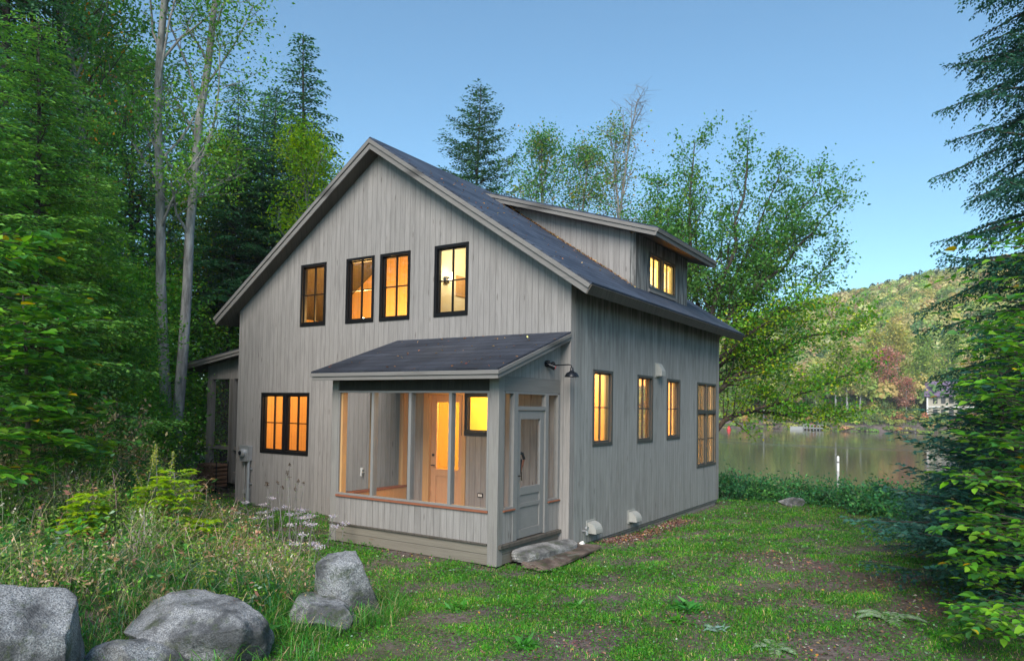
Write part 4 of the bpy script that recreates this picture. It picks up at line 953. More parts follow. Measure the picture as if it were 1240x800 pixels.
SHR = [(885,19.6,1.0,'low dark green shrub on the lake bank touching the far corner of the house'), (918,19.8,.9,'low dark shrub on the lake bank, second from the house'), (955,19.4,.95,'low dark shrub on the lake bank, third from the house beside a half buried rock'),
       (985,19.2,.6,'smallest shrub on the bank just left of the gap to the water'), (1036,18.8,.85,'low shrub on the bank just right of the gap to the water'), (1068,18.4,1.0,'leafy shrub on the bank below the white lake marker, second right of the gap'),
       (1103,17.8,1.1,'leafy shrub on the bank third right of the gap'), (1140,16.5,1.15,'leafy shrub on the bank running into the young hemlocks')]
for i, (u, D, sc, lb) in enumerate(SHR):
    r = empty('shrub', G(u, D), lb, 'shrub', 'low shrubs along the lake bank', i*1.3); r.scale = (sc, sc, sc*.85)
    link(proto['shrub'][0], 'stem', r); link(proto['shrub'][1], 'foliage', r)

# ------------------------------------------------------------------ boulders and stones
def rock(name, loc, size, seed, mat, label, cat='boulder', group=None, rz=0, amp=.28, flat=None, cuts=9, sub=6, pn=2.6):
    rng = np.random.default_rng(seed); bm = bmesh.new(); bmesh.ops.create_icosphere(bm, subdivisions=sub, radius=1)
    V = np.array([v.co[:] for v in bm.verts])
    V = V/((np.abs(V)**pn).sum(1)**(1/pn))[:, None]
    for i in range(cuts):           # cleave flat faces
        n = unit(rng.normal(size=(1, 3)))[0]; d = rng.uniform(.62, .92)*(1+.12*(pn-2.6)) if cuts < 15 else rng.uniform(.56, .84)
        if flat and i == 0: n = np.array([.05, .02, 1.]); n /= np.linalg.norm(n); d = flat
        k = V@n; V = V-np.where(k > d, k-d, 0)[:, None]*n*(.93 if cuts < 15 else .985)
    ph = rng.uniform(0, 6, 40); kk = rng.normal(size=(40, 3))
    nn = 0
    for j in range(40):
        f = 1.3*(1+j*.55); q_ = V@kk[j]*f+ph[j]; nn = nn+(np.abs(np.sin(q_))*2-1.2)*(1.5/(1+j*.6))
    V = V*(1+amp*.075*nn)[:, None]
    V = V*np.array(size)/2
    for v, c in zip(bm.verts, V): v.co = c
    for f in bm.faces: f.smooth = True
    me = bpy.data.meshes.new(name); bm.to_mesh(me); bm.free(); me.materials.append(mat)
    o = link(me, name); o.location = loc; o.rotation_euler = (0, 0, rz); return tag(o, label, cat, group)

p = G(22, 6.15); rock('boulder', (p[0], p[1], .18), (1.35, 1.25, 1.42), 3, M['granite'], 'large rounded grey granite boulder cut off by the bottom left corner', group='boulders holding the grassy bank', rz=.3, cuts=20, amp=.2)
p = G(262, 6.45); rock('boulder', (p[0], p[1], .12), (1.55, 1.1, .86), 8, M['granite'], 'broad angular granite boulder at the bottom, between the corner boulder and the small pair', group='boulders holding the grassy bank', rz=.2, cuts=26, amp=.2)
p = G(196, 6.25); rock('boulder', (p[0], p[1], -.04), (1.0, .75, .66), 12, M['granite'], 'low dark rock wedged against the left side of the broad angular boulder', group='boulders holding the grassy bank', rz=1.2, cuts=22, amp=.2)
p = G(427, 7.35); rock('boulder', (p[0], p[1], .05), (.9, .8, 1.06), 17, M['granite'], 'upright pale grey boulder nearest the porch, at the end of the bank', group='boulders holding the grassy bank', rz=.9, cuts=20, amp=.2)
p = G(392, 7.0); rock('boulder', (p[0], p[1], .10), (.8, .65, .46), 22, M['granite'], 'low flat-topped rock leaning on the upright pale boulder', group='boulders holding the grassy bank', rz=.3, flat=.5, cuts=18, amp=.25)
rock('stone_step', (.03, -.72, .095), (.40, 1.28, .17), 31, M['slab'], 'rough grey stone slab lying as a step below the screen door', 'step', rz=-.02, amp=.10, cuts=5, pn=6)
rock('flat_stone', (.22, -.55, .015), (.50, 1.75, .10), 33, M['sandstone'], 'flat reddish brown stone lying under the grey step slab', 'step', rz=.05, amp=.10, cuts=4, pn=6)
p = G(958, 18.6); rock('bank_rock', (p[0], p[1], p[2]+.05), (.6, .5, .3), 35, M['granite'], 'small grey rock half buried at the lawn edge before the lake shrubs', 'rock')
rock('white_stone', (.13, .17, .05), (.10, .1, .1), 36, M['white'], 'small white stone at the house corner beside the step', 'stone', sub=3)

# ------------------------------------------------------------------ firewood rack by the side porch
fz = hz(-10.8, 1.5)
fw = empty('firewood_rack', (-10.8, 1.45, fz), 'black metal rack stacked with split firewood in front of the side porch', 'firewood rack')
b = MB()
for yy in (-.16, .16):
    b.tube([(-.36,yy,.0),(-.36,yy,.62),(-.33,yy,.75),(-.25,yy,.80)], .014, 8); b.tube([(.36,yy,0),(.36,yy,.78)], .014, 8); b.tube([(-.4,yy,.12),(.4,yy,.12)], .014, 8)
b.tube([(.30,0,.78),(.30,0,.95),(.24,0,1.03),(.12,0,1.05),(.04,0,1.0)], .014, 8)
b.build('rack', M['lampblack'], fw)
rng = random.Random(4)
M['log_end'] = plain('split_log', (.16,.085,.05), .85, var=.5, sc=30.)
for i in range(6):
    for j in range(7):
        b = MB(); r_ = rng.uniform(.045, .06); x, z = -.30+j*.10+rng.uniform(-.01, .01), .19+i*.095
        a0 = rng.uniform(0, 6); poly = [(x+r_*math.cos(a0+k*6.283/n_)*rng.uniform(.8, 1.05), z+r_*math.sin(a0+k*6.283/n_)*rng.uniform(.8, 1.05)) for n_ in (rng.choice((5, 6)),) for k in range(n_)]
        b.prism(poly, 'y', -.2+rng.uniform(-.03, .02), .2)
        o = b.build('log', M['log_end']); o.location = (-10.8, 1.45, fz)
        tag(o, 'split log in the %s row from the bottom of the black firewood rack' % ['lowest','second','third','fourth','fifth','topmost'][i], 'log', 'logs in the %s row of the firewood rack' % ['lowest','second','third','fourth','fifth','topmost'][i])
# tools leaning inside the porch behind the screen door
t_ = empty('garden_tool', (-.62, -.95, .29), 'wooden handled tool with a dark grip leaning behind the screen door', 'tool')
b = MB(); b.tube([(.02, .05, .0), (.12, .16, .45), (.22, .27, .95), (.24, .29, 1.06)], [.016]*4, 10); b.build('handle', M['redwood'], t_, smooth=True)
b = MB(); b.tube([(.24, .29, 1.04), (.22, .27, 1.12), (.16, .22, 1.15), (.12, .18, 1.11)], [.022, .022, .022, .02], 10); b.build('grip', M['lampblack'], t_, smooth=True)
b = MB(); b.tube([(.10, .0, .0), (.22, .16, .6), (.25, .2, 1.05)], .012, 8); b.build('dark_pole', M['lampblack'], t_, smooth=True)

# ------------------------------------------------------------------ far shore
def far_mesh(P, S_, Cc, n_per, seed, leaf):
    """crowns as clumps of leaf faces; P base centre, S_ (radius, height), Cc colour per tree"""
    rng = np.random.default_rng(seed); N = len(P); n = N*n_per
    d = rvec(rng, n); d[:, 2] = np.abs(d[:, 2])*1.0-.25; rr = rng.uniform(.55, 1.0, n)[:, None]
    rad = np.repeat(S_[:, 0], n_per); hh = np.repeat(S_[:, 1], n_per); c0 = np.repeat(P, n_per, 0)
    off = d*rr*np.stack([rad, rad, hh*.5], -1); pos = c0+off+np.stack([np.zeros(n), np.zeros(n), hh*.62], -1)
    U = unit(d+np.array([0, 0, .25])+rvec(rng, n)*.25); D = unit(np.cross(U, rvec(rng, n)))
    L_ = leaf*rng.uniform(.6, 1.3, n)*np.repeat(S_[:, 0]/2.6, n_per)
    V, F = rhomb(pos-D*L_[:, None]*.5, D, U, L_, L_*.8)
    c = np.repeat(Cc, n_per, 0)*(1+rng.normal(0, .10, (n, 1)))
    return V, F, np.repeat(np.clip(c, .005, .9), 4, 0)
rng = np.random.default_rng(77)
n0 = 7000
y_ = rng.uniform(172, 400, n0); x_ = rng.uniform(-.46, .32, n0)*y_+0
keep = rng.uniform(size=n0) < (y_/400)**.3
x_, y_ = x_[keep], y_[keep]; z_ = Hh(x_, y_); n0 = len(x_)
ndv = nz(x_, y_, .012, 2); ndw = nz(x_, y_, .03, 3)
FC = np.array([(.15,.21,.06), (.24,.25,.08), (.27,.24,.10), (.27,.19,.12), (.08,.13,.05), (.30,.29,.15)])
pr_ = np.stack([3+0*ndv, 2+ndw*1.2, 1.6-ndv, .9+ndv*.9, 1.2+.5*ndw, 1.5+0*ndv], 1).clip(.05); pr_ /= pr_.sum(1, keepdims=True)
k_ = (rng.uniform(size=(n0, 1)) > pr_.cumsum(1)).sum(1).clip(0, 5); cc = FC[k_]*(1+rng.normal(0, .2, (n0, 1)))*(1+rng.normal(0, .06, (n0, 3)))
sz = np.stack([rng.uniform(2.3, 4.3, n0), rng.uniform(6, 10.5, n0)], -1)
V, F, C_ = far_mesh(np.stack([x_, y_, z_], -1), sz, cc, 150, 5, .75)
# bare pale stems between the crowns belong to the same far-off wood
st = rng.choice(n0, 1500); P0 = np.stack([x_[st], y_[st], z_[st]], -1); hgt = sz[st, 1]*1.0
P1 = P0+np.stack([rng.normal(0, .4, 1500), rng.normal(0, .4, 1500), hgt], -1); wv = np.array([.11, 0, 0])
V2 = np.stack([P0-wv, P0+wv, P1+wv*.4, P1-wv*.4], 1).reshape(-1, 3)
# dark pointed conifers along the ridge
rg_ = np.random.default_rng(8); nr = 260; yr = rg_.uniform(340, 385, nr); xr = rg_.uniform(-.40, .25, nr)*yr; zr = Hh(xr, yr)
pr2 = []; 
hh = rg_.uniform(6, 11, nr)
tl = np.linspace(0, 1, 60); PP = []; LL = []
for i in range(nr):
    a = rg_.uniform(0, 6.28, 60); r_ = (1-tl)*1.9*rg_.uniform(.6, 1.1, 60)
    PP.append(np.stack([xr[i]+np.cos(a)*r_*.5, yr[i]+np.sin(a)*r_*.5, zr[i]+hh[i]*(.12+.88*tl)], -1)); LL.append(np.stack([np.cos(a), np.sin(a), -.3+0*a], -1))
PP = np.concatenate(PP); LL = unit(np.concatenate(LL)); V3, F3 = rhomb(PP, LL, rvec(rg_, len(PP), 2), 1.5*rg_.uniform(.5, 1.1, len(PP)), 1.0)
C3 = np.repeat(jitter(rg_, (.045,.065,.035), len(PP), .25), 4, 0)
b0 = len(V); b1 = b0+len(V2)
me = npmesh('hillside_wood', np.concatenate([V, V2, V3]), [F, np.arange(len(V2)).reshape(-1, 4)+b0, F3+b1], np.concatenate([C_, np.repeat(np.tile((.38,.33,.28), (1500, 1)), 4, 0), C3]), M['leaf'])
tag(link(me, 'hillside_wood'), 'autumn wood of green, gold and rusty crowns covering the hill across the lake', 'woodland', kind='stuff')

# single trees along the far shore
def shore_tree(seed, H, R_, cols, w, barkm, dense=1., lo=.25):
    return broadleaf(seed, H, H*.016, lo, R_, 16, .42, 4, cols, w, up=.6, nsub=5, ntwig=3, clus=.9*R_/3, barkm=barkm, twig=.8)
far_p = {'red': shore_tree(71, 10, 3.2, [(.28,.13,.11), (.27,.16,.12), (.24,.18,.12)], [4,3,1], 'bark_pale'),
 'yel': shore_tree(72, 10, 3.0, [(.25,.22,.07), (.21,.21,.07)], [3,2], 'bark_grey', lo=.15), 'grn': shore_tree(73, 10, 2.8, [(.12,.18,.05), (.18,.22,.06)], [3,2], 'bark_grey', lo=.1),
 'bir': shore_tree(74, 11, 1.9, [(.20,.22,.08), (.26,.25,.1)], [2,1], 'bark_pale', lo=.35), 'pal': shore_tree(75, 10, 2.4, [(.34,.26,.16), (.3,.28,.14)], [2,2], 'bark_pale', lo=.2)}
FT = [('red',1076,185,1.0,'bright red maple on the far shore, left of the far lake house'), ('red',1098,180,.6,'low red bush-like maple at the water right of the tall red maple'), ('red',1062,190,.8,'smaller dull red maple touching the left side of the tall red one'),
 ('bir',1012,178,1.0,'white-stemmed birch on the far shore above the white lake marker, left one'), ('bir',1026,179,1.1,'white-stemmed birch on the far shore, second right of the lake marker'), ('bir',1042,178,.95,'white-stemmed birch just left of the red maples'),
 ('yel',1088,196,1.3,'yellow tree rising behind the red maple across the lake'), ('yel',1053,194,1.2,'golden tree behind the gap between birch and red maple'), ('grn',1117,186,1.05,'green tree on the far shore directly left of the far lake house'),
 ('grn',1122,194,1.2,'taller pale green tree behind the left corner of the far lake house'), ('yel',1008,195,.9,'yellow-green tree behind the leftmost birches across the lake'), ('grn',988,182,.8,'green tree above the right end of the far dock'),
 ('pal',971,186,.85,'pale tan tree directly above the far dock'), ('grn',948,180,.9,'green tree on the far shore left of the dock'), ('bir',925,178,.8,'thin pale birch leaning over the far shore left of the dock'),
 ('grn',908,181,1.0,'dense green tree on the far shore near the house corner, right one'), ('grn',884,180,1.1,'dense green tree on the far shore behind the red buoy'), ('yel',897,190,1.2,'yellow tree behind the shore trees above the red buoy'),
 ('grn',1150,200,1.2,'green tree behind the purple roof across the lake'), ('pal',1180,192,.95,'pale tan tree right of the far lake house'), ('yel',1198,184,.9,'yellow tree on the far shore right of the far lake house'), ('grn',866,184,1.0,'green far shore tree seen just past the house wall'),
 ('pal',1036,188,1.1,'pale bare-looking tree behind the birches across the lake'), ('grn',1215,188,1.1,'green far shore tree seen through the beech leaves at the right')]
for i, (k, u, D, sc, lb) in enumerate(FT): tree_thing('shore_tree', far_p[k], G(u, D), lb, 'tree', 'trees along the far shore', i*2.3, sc*1.35)
# bushes low on the far bank, one strip of uncountable scrub
rng = np.random.default_rng(90); nb = 3600; xb = rng.uniform(-95, 60, nb); yb = YS(xb)-5.2+rng.uniform(0, 1, nb)**1.4*34; ok = Hh(xb, yb) > -2.15; xb, yb = xb[ok], yb[ok]; nb = len(xb)
V, F, C_ = far_mesh(np.stack([xb, yb, Hh(xb, yb)-.6], -1), np.stack([rng.uniform(.9, 1.8, nb), rng.uniform(1.2, 3.4, nb)*(.45+.55*S((yb-YS(xb)+3)/5)+.8*S((yb-YS(xb)-6)/14))], -1), pal(rng, [(.12,.17,.05), (.2,.2,.06), (.26,.14,.08), (.08,.12,.04)], [4,3,1,2], nb), 55, 6, .8)
tag(link(npmesh('shore_scrub', V, [F], C_, M['leaf']), 'shore_scrub'), 'low green and yellow scrub along the far waterline', 'scrub', kind='stuff')
rng = np.random.default_rng(91)
RK = ['pale rock at the far waterline between the dock and the red maple', 'pale rock at the far waterline below the red maples']
rk0 = None
for i, u in enumerate([1008, 1019, 1030, 1041, 1052, 1061, 1066, 1073, 1080, 1089, 1118, 1127, 952, 941]):
    d = ray(u); D = 172.
    while hz(CX+d[0]*D, CY+d[1]*D) < -2.05: D += .5
    lb = RK[0] if 1000 < u < 1058 else RK[1] if 1058 < u < 1100 else 'pale rock at the far waterline below the far lake house' if u > 1100 else 'pale rock at the far waterline left of the white dock'
    gp = 'rocks along the far waterline, '+('middle' if 1000 < u < 1058 else 'under the maples' if 1058 < u < 1100 else 'under the far house' if u > 1100 else 'left of the dock')
    s3 = rng.uniform(.8, 1.7)
    if rk0 is None: rk0 = rock('shore_rock', (0,0,0), (1.5, 1.1, .9), 92, M['sandstone'], lb, 'rock', gp, sub=3); o = rk0
    else: o = rk0.copy(); col.objects.link(o); o['label'] = lb; o['group'] = gp
    o.location = (CX+d[0]*D, CY+d[1]*D, -1.95); o.scale = (s3*1.5, s3, s3*.75); o.rotation_euler = (0, 0, i*1.1)
# docks
def shore_point(u):
    d = ray(u); D = 150.
    while hz(CX+d[0]*D, CY+d[1]*D) < -2.05: D += .5
    return CX+d[0]*D, CY+d[1]*D
x, y = shore_point(981); dk = empty('dock', (x, y-1.5, -2), 'pale wooden dock with a railing and bench at the far shoreline', 'dock')
b = MB(); b.box(-3.6, 3.2, -1, 1, .35, .55); b.box(-3.6, -1.0, -1.02, -.9, -.1, .75); b.build('deck', M['hood'], dk)
b = MB()
for xx in np.linspace(-.8, 3.1, 7): b.box(xx-.06, xx+.06, -1, -.9, -.3, 1.25)
b.box(-.8, 3.1, -1.0, -.92, 1.15, 1.25); b.box(-.8, 3.1, .9, 1, 1.15, 1.25); b.build('railing', M['hood'], dk)
b = MB(); b.box(.2, 1.4, -.3, .3, .9, 1.0); b.box(.2, 1.4, .25, .3, 1.0, 1.5); b.box(.25, .35, -.25, .25, .55, .9); b.box(1.25, 1.35, -.25, .25, .55, .9); b.build('bench', M['redwood'], dk)
x, y = shore_point(1099); dk = empty('dock', (x, y-1, -2), 'small low dark dock at the far shoreline below the red maples', 'dock')
b = MB(); b.box(-1.7, 1.7, -.8, .8, .2, .5); b.build('deck', M['bark_dark'], dk)
b = MB()
for xx in (-1.5, 0, 1.5): b.box(xx-.08, xx+.08, -.78, -.6, -.4, .8)
b.build('piling', M['bark_grey'], dk)
# lake marker and buoy
d = ray(1015); px_, py_ = CX+d[0]*54, CY+d[1]*54
mk = empty('lake_marker', (px_, py_, -2), 'white upright marker post floating in the middle of the lake', 'marker')
b = MB(); b.tube([(0,0,-.3),(0,0,.95),(0,0,1.02)], [.085,.085,.05], 14); b.build('post', M['white'], mk, smooth=False)
b = MB(); b.tube([(0,0,.55),(0,0,.66)], [.088,.088], 14, cap=False); b.build('band', M['sash'], mk)
d = ray(883); px_, py_ = CX+d[0]*150, CY+d[1]*150
by = empty('buoy', (px_, py_, -2), 'small red cone-shaped buoy on the lake near the far shore', 'buoy')
b = MB(); b.tube([(0,0,-.2),(0,0,.15),(0,0,.35),(0,0,.8),(0,0,.85)], [.4,.42,.3,.16,.06], 14); b.build('body', M['redmark'], by, smooth=True)
# far lake house
d = ray(1156); hx_, hy_ = CX+d[0]*184, CY+d[1]*184; z0 = hz(hx_, hy_); z0 = max(z0, 1.2)
fh = empty('lake_house', (hx_, hy_, z0), 'far off cream and stone house with a purple-grey gable roof across the lake', 'house')
M['far_wall'] = plain('cream_siding', (.40,.36,.29), .8); M['far_stone'] = plain('grey_stone_wall', (.20,.18,.17), .9, var=.3, sc=3.); M['purple'] = plain('purple_grey_metal_roof', (.17,.12,.20), .6)
b = MB(); b.prism([(-3.5,-3.),(3.5,-3.),(3.5,4.6),(0,7.6),(-3.5,4.6)], 'x', -5.2, -5.0); b.prism([(-3.5,-3.),(3.5,-3.),(3.5,4.6),(0,7.6),(-3.5,4.6)], 'x', 6.0, 6.2); b.build('gable_wall', M['far_stone'], fh)
b = MB(); b.box(-4.99, 5.99, -3.5, 3.5, -3., 4.6); b.build('wall', M['far_wall'], fh)
b = MB(); b.prism([(-3.9,4.35),(0,7.75),(0,8.0),(-4.1,4.5)], 'x', -5.6, 6.6); b.prism([(3.9,4.35),(0,7.75),(0,8.0),(4.1,4.5)], 'x', -5.6, 6.6); b.build('roof', M['purple'], fh)
b = MB(); b.box(2.5, 3.2, -.4, .4, 7.2, 9.2); b.build('chimney', M['far_stone'], fh)
for zz in (.4, 3.0):
    for xx in (-3.9, -2.4, -.9, .6, 2.1, 3.6):
        b = MB(); b.box(xx, xx+.85, -3.58, -3.49, zz, zz+1.35); o = b.build('window', M['dark_frame'], fh)
b = MB(); b.box(-5.0, 6.0, -3.75, -3.5, 2.15, 2.35); b.box(-5.1, -4.8, -3.7, -3.5, -3, 4.6); b.each('trim', M['white'], fh)

# ------------------------------------------------------------------ grass, weeds, litter
def blades(rng, P, h, wd, lean, cols, segs=2):
    n = len(P); az = rng.uniform(0, 6.28, n); d = np.stack([np.cos(az), np.sin(az), 0*az], -1); s = np.stack([-np.sin(az+rng.normal(0, .6, n)), np.cos(az), 0*az], -1)
    h = np.asarray(h)[:, None]; wd = np.asarray(wd)[:, None]; ln = np.asarray(lean)[:, None]; up = np.array([0, 0, 1.])
    m1 = P+up*h*.5+d*h*ln*.22; m2 = P+up*h*(.86-.15*ln)+d*h*ln*.62; tip = P+up*h*(1.-.45*ln)+d*h*ln*1.05
    V = np.stack([P-s*wd*.5, P+s*wd*.5, m1-s*wd*.42, m1+s*wd*.42, m2-s*wd*.28, m2+s*wd*.28, tip], 1).reshape(-1, 3)
    b = np.arange(n)[:, None]*7
    Q = np.concatenate([b+np.array([[0,1,3,2]]), b+np.array([[2,3,5,4]])]); T3 = b+np.array([[4,5,6]])
    return V, Q, T3, np.repeat(cols, 7, 0)
def inside_house(x, y):
    a = (x > -W-.02) & (x < .03) & (y > -.02) & (y < L+.02)
    a |= (x > PXL-.03) & (x < PXR+.03) & (y > -PD-.03) & (y < .1)
    a |= (x > LX0) & (x < -W) & (y > LY) & (y < LY1)
    a |= (x > -.16) & (x < .42) & (y > -1.38) & (y < .18)
    return a
def bank_mask(x, y):
    d = (RL1-RL0)/np.linalg.norm(RL1-RL0); s1 = (x-RL0[0])*-d[1]+(y-RL0[1])*d[0]; s2 = (x+.3)*-.345+(y+4.0)*-.94
    return S((s1+.1)/.35)*S((s2+.35)/.8)
def forest_mask(x, y):
    """1 where the forest floor begins"""
    r = S((x-5.6-.12*(y+2)+.3*np.sin(y*1.3))/.8)
    dl = np.hypot(x-CX, y-CY); left = S((dl-13.5)/2)*S((-x-7.5)/1.5)
    return np.maximum(r, left)
def bare(x, y):
    band1 = 1.25*np.exp(-((y-(.9+.10*(x-3))+.25*np.sin(x*2))/.75)**2)*S((x-1.1)/1.5)*S((6.6-x)/1.2)
    lx = 2.05+.36*(y+4); band2 = np.exp(-((x-lx+.2*np.sin(y*1.7))/.38)**2)*S((2.2-y)/2)*.8
    lx2 = 3.75+.30*(y+3); band3 = np.exp(-((x-lx2)/.45)**2)*S((1.5-y)/2)*.85
    wall = np.exp(-((x-.22)/.22)**2)*S((y-.7)/.5)*S((4.8-y)/1.2)*1.1
    porch = np.exp(-((y+PD+.12)/.12)**2)*S((.1-x)/.3)*S((x-PXL-.2)/.5)*.8
    b = np.maximum.reduce([band1, band2, band3, porch]); return np.clip(np.maximum(b*(.85+.55*nz(x, y, .55, 1)), wall), 0, 1)
rng = np.random.default_rng(101)
def cam_sample(n, D0, D1, a0=-57, a1=18, pw=1.0):
    """random ground points around the lawn, denser toward the camera"""
    t = rng.uniform(0, 1, n); D = D0*(D1/D0)**(t**pw); a = np.radians(rng.uniform(a0, a1, n)); yaw = 0
    # a: angle from +Y, negative to the left (toward -X)
    return CX+D*np.sin(a), CY+D*np.cos(a), D
n = 1150000
x, y, D = cam_sample(n, 3.5, 24, -78, 20, .9)
pb = bare(x, y); bm_ = bank_mask(x, y); fm = forest_mask(x, y); pat = nz(x, y, .35, 2); pat2 = nz(x, y, 1.1, 3)
keep = (~inside_house(x, y)) & (rng.uniform(size=n) > np.clip(pb*1.3, 0, .93)) & (rng.uniform(size=n) > bm_) & (rng.uniform(size=n) > fm*.8) & (rng.uniform(size=n) < .45+.4*(pat2+.6)) & (y < 13)
x, y, D, pat, pat2, pb = x[keep], y[keep], D[keep], pat[keep], pat2[keep], pb[keep]; n = len(x)
P = np.stack([x, y, Hh(x, y)-.004], -1)
tall = (1+.6*pat+.45*pat2).clip(.4, 2.6)
h = (.016+.027*rng.uniform(size=n)**1.5)*tall*(1+D*.012); wd = (.0032+.0004*D)*rng.uniform(.7, 1.3, n)
c = pal(rng, [(.035,.125,.022), (.06,.17,.025), (.12,.18,.035), (.28,.23,.13)], [5,4,1.6,.9], n, .2, .06); c *= (1+.28*pat2[:, None]-.18*pat[:, None]).clip(.5, 1.5)
V, Q, T3, C_ = blades(rng, P, h, wd, rng.uniform(.3, 1.1, n), c)
print('lawn', n)
tag(link(npmesh('lawn_grass', V, [Q, T3], C_, M['grass']), 'lawn_grass'), 'short green lawn grass around the house, worn thin in patches', 'grass', kind='stuff')
# broad leafy weeds and clover
n = 420000
x, y, D = cam_sample(n, 3.5, 22, -78, 20, .9)
pat = nz(x, y, .5, 0); pb = bare(x, y)
keep = (~inside_house(x, y)) & (rng.uniform(size=n) < (.38+.55*pat).clip(.08, 1)*(1-.75*pb)) & (rng.uniform(size=n) > bank_mask(x, y)*.7) & (rng.uniform(size=n) > forest_mask(x, y)*.7) & (y < 13)
x, y, D, pat = x[keep], y[keep], D[keep], pat[keep]; n = len(x)
P = np.stack([x, y, Hh(x, y)+rng.uniform(.004, .05, n)*(1+.5*pat)], -1)
Dd = rvec(rng, n, .3); Dd[:, 2] = np.abs(Dd[:, 2])*.6; U = rvec(rng, n, 2.); 
V, F = rhomb(P, unit(Dd), U, (.010+.0022*D)*rng.uniform(.6, 1.6, n), (.006+.0014*D)*rng.uniform(.7, 1.3, n))
c = pal(rng, [(.045,.13,.022), (.035,.10,.022), (.08,.16,.03), (.12,.20,.12)], [5,4,1.3,.4], n, .2, .06)
tag(link(npmesh('lawn_weeds', V, [F], np.repeat(c, 4, 0), M['grass']), 'lawn_weeds'), 'small round-leaved weeds and clover growing through the lawn', 'weeds', kind='stuff')
# fallen leaves: on the ground, along the wall and in the dormer valley
n = 60000
x, y, D = cam_sample(n, 3.5, 22, -60, 20, .8); pb = bare(x, y); wl = (x > 0) & (x < .6) & (y > .8) & (y < 5)
keep = (~inside_house(x, y)) & (rng.uniform(size=n) < .10+.75*pb+1.*wl) & (y < 13)
x, y, D = x[keep], y[keep], D[keep]
n2 = 2600; x2 = .06+np.abs(rng.normal(0, .16, n2)); y2 = rng.uniform(.9, 4.4, n2)
x = np.concatenate([x, x2]); y = np.concatenate([y, y2]); D = np.concatenate([D, np.full(n2, 11.)]); n = len(x)
P = np.stack([x, y, Hh(x, y)+rng.uniform(.004, .022, n)], -1)
cL = pal(rng, [(.15,.09,.075), (.22,.13,.09), (.12,.07,.07), (.35,.22,.08), (.30,.27,.24)], [4,3,3,.6,1.2], n, .25, .08)
V, F = rhomb(P, unit(rvec(rng, n)*np.array([1, 1, .25])), rvec(rng, n, 2.5), (.012+.0022*D)*rng.uniform(.7, 1.5, n), (.011+.0015*D)*rng.uniform(.7, 1.2, n))
nr = 1100; yy = rng.uniform(-.2, L, nr); q = rng.uniform(size=nr); xx = DX+.1-(q**.7)*3.2; yy = np.where(rng.uniform(size=nr) < .8, DY0-.02-np.abs(rng.normal(0, .05, nr)), yy)
ok = (yy < DY0) ; xx, yy = xx[ok], yy[ok]; nr = len(xx)
P2 = np.stack([xx, yy, HE+SL*(EO-xx)+.012], -1)
V2, F2 = rhomb(P2, unit(rvec(rng, nr)*np.array([1, 1, .2])), rvec(rng, nr, 2.), .045*rng.uniform(.5, 1.2, nr), .03)
npz = 60; x3 = rng.uniform(x0, x1, npz); y3 = rng.uniform(PE, -.05, npz); P3 = np.stack([x3, y3, PHE+PS*(y3-PE)+.01], -1); V3, F3 = rhomb(P3, unit(rvec(rng, npz)*np.array([1, 1, .2])), rvec(rng, npz, 3), .05*rng.uniform(.5, 1.2, npz), .03)
cL2 = pal(rng, [(.30,.16,.08), (.4,.3,.15), (.18,.09,.06)], [3,1,3], nr+npz, .2)
me = npmesh('fallen_leaves', np.concatenate([V, V2, V3]), [F, F2+len(V), F3+len(V)+len(V2)], np.repeat(np.concatenate([cL, cL2]), 4, 0), M['dry'])
tag(link(me, 'fallen_leaves'), 'small brown and reddish fallen leaves on bare soil, by the wall and on the roof', 'leaf litter', kind='stuff')

# the bank: long grass, bent straw and mixed low herbs
n = 330000
x, y, D = cam_sample(n, 4.5, 17, -80, -22, .8)
bm_ = bank_mask(x, y); pat = nz(x, y, .42, 1); pat2 = nz(x, y, 1.3, 2)
keep = (~inside_house(x, y)) & (rng.uniform(size=n) < bm_*(.55+.35*pat2)) & (x > -15)
x, y, D, pat, pat2 = x[keep], y[keep], D[keep], pat[keep], pat2[keep]; n = len(x)
P = np.stack([x, y, Hh(x, y)-.01], -1); P[:, 2] -= 0
bh = (.22+.10*pat+.05*pat2).clip(.08, .42)*S((bank_mask(x, y)-.2)/.7).clip(.3, 1)
h = bh*rng.uniform(.4, 1.35, n)*(1+.02*(D-7).clip(0, 6)); wd = (.003+.00055*D)*rng.uniform(.7, 1.4, n)
straw = rng.uniform(size=n) < (.17+.2*nz(x, y, .3, 3)).clip(.05, .6)
c = np.where(straw[:, None], pal(rng, [(.32,.26,.17), (.24,.19,.14), (.18,.13,.12)], [2,2,1], n), pal(rng, [(.035,.12,.03), (.05,.15,.035), (.09,.17,.035), (.06,.14,.10)], [4,3,1.5,2], n))
V, Q, T3, C_ = blades(rng, P, h, wd, rng.uniform(.4, 1.5, n).clip(0, 1.35), c)
print('bank', n)
tag(link(npmesh('bank_grass', V, [Q, T3], C_, M['grass']), 'bank_grass'), 'long tangled grass on the bank, green mixed with straw', 'grass', kind='stuff')
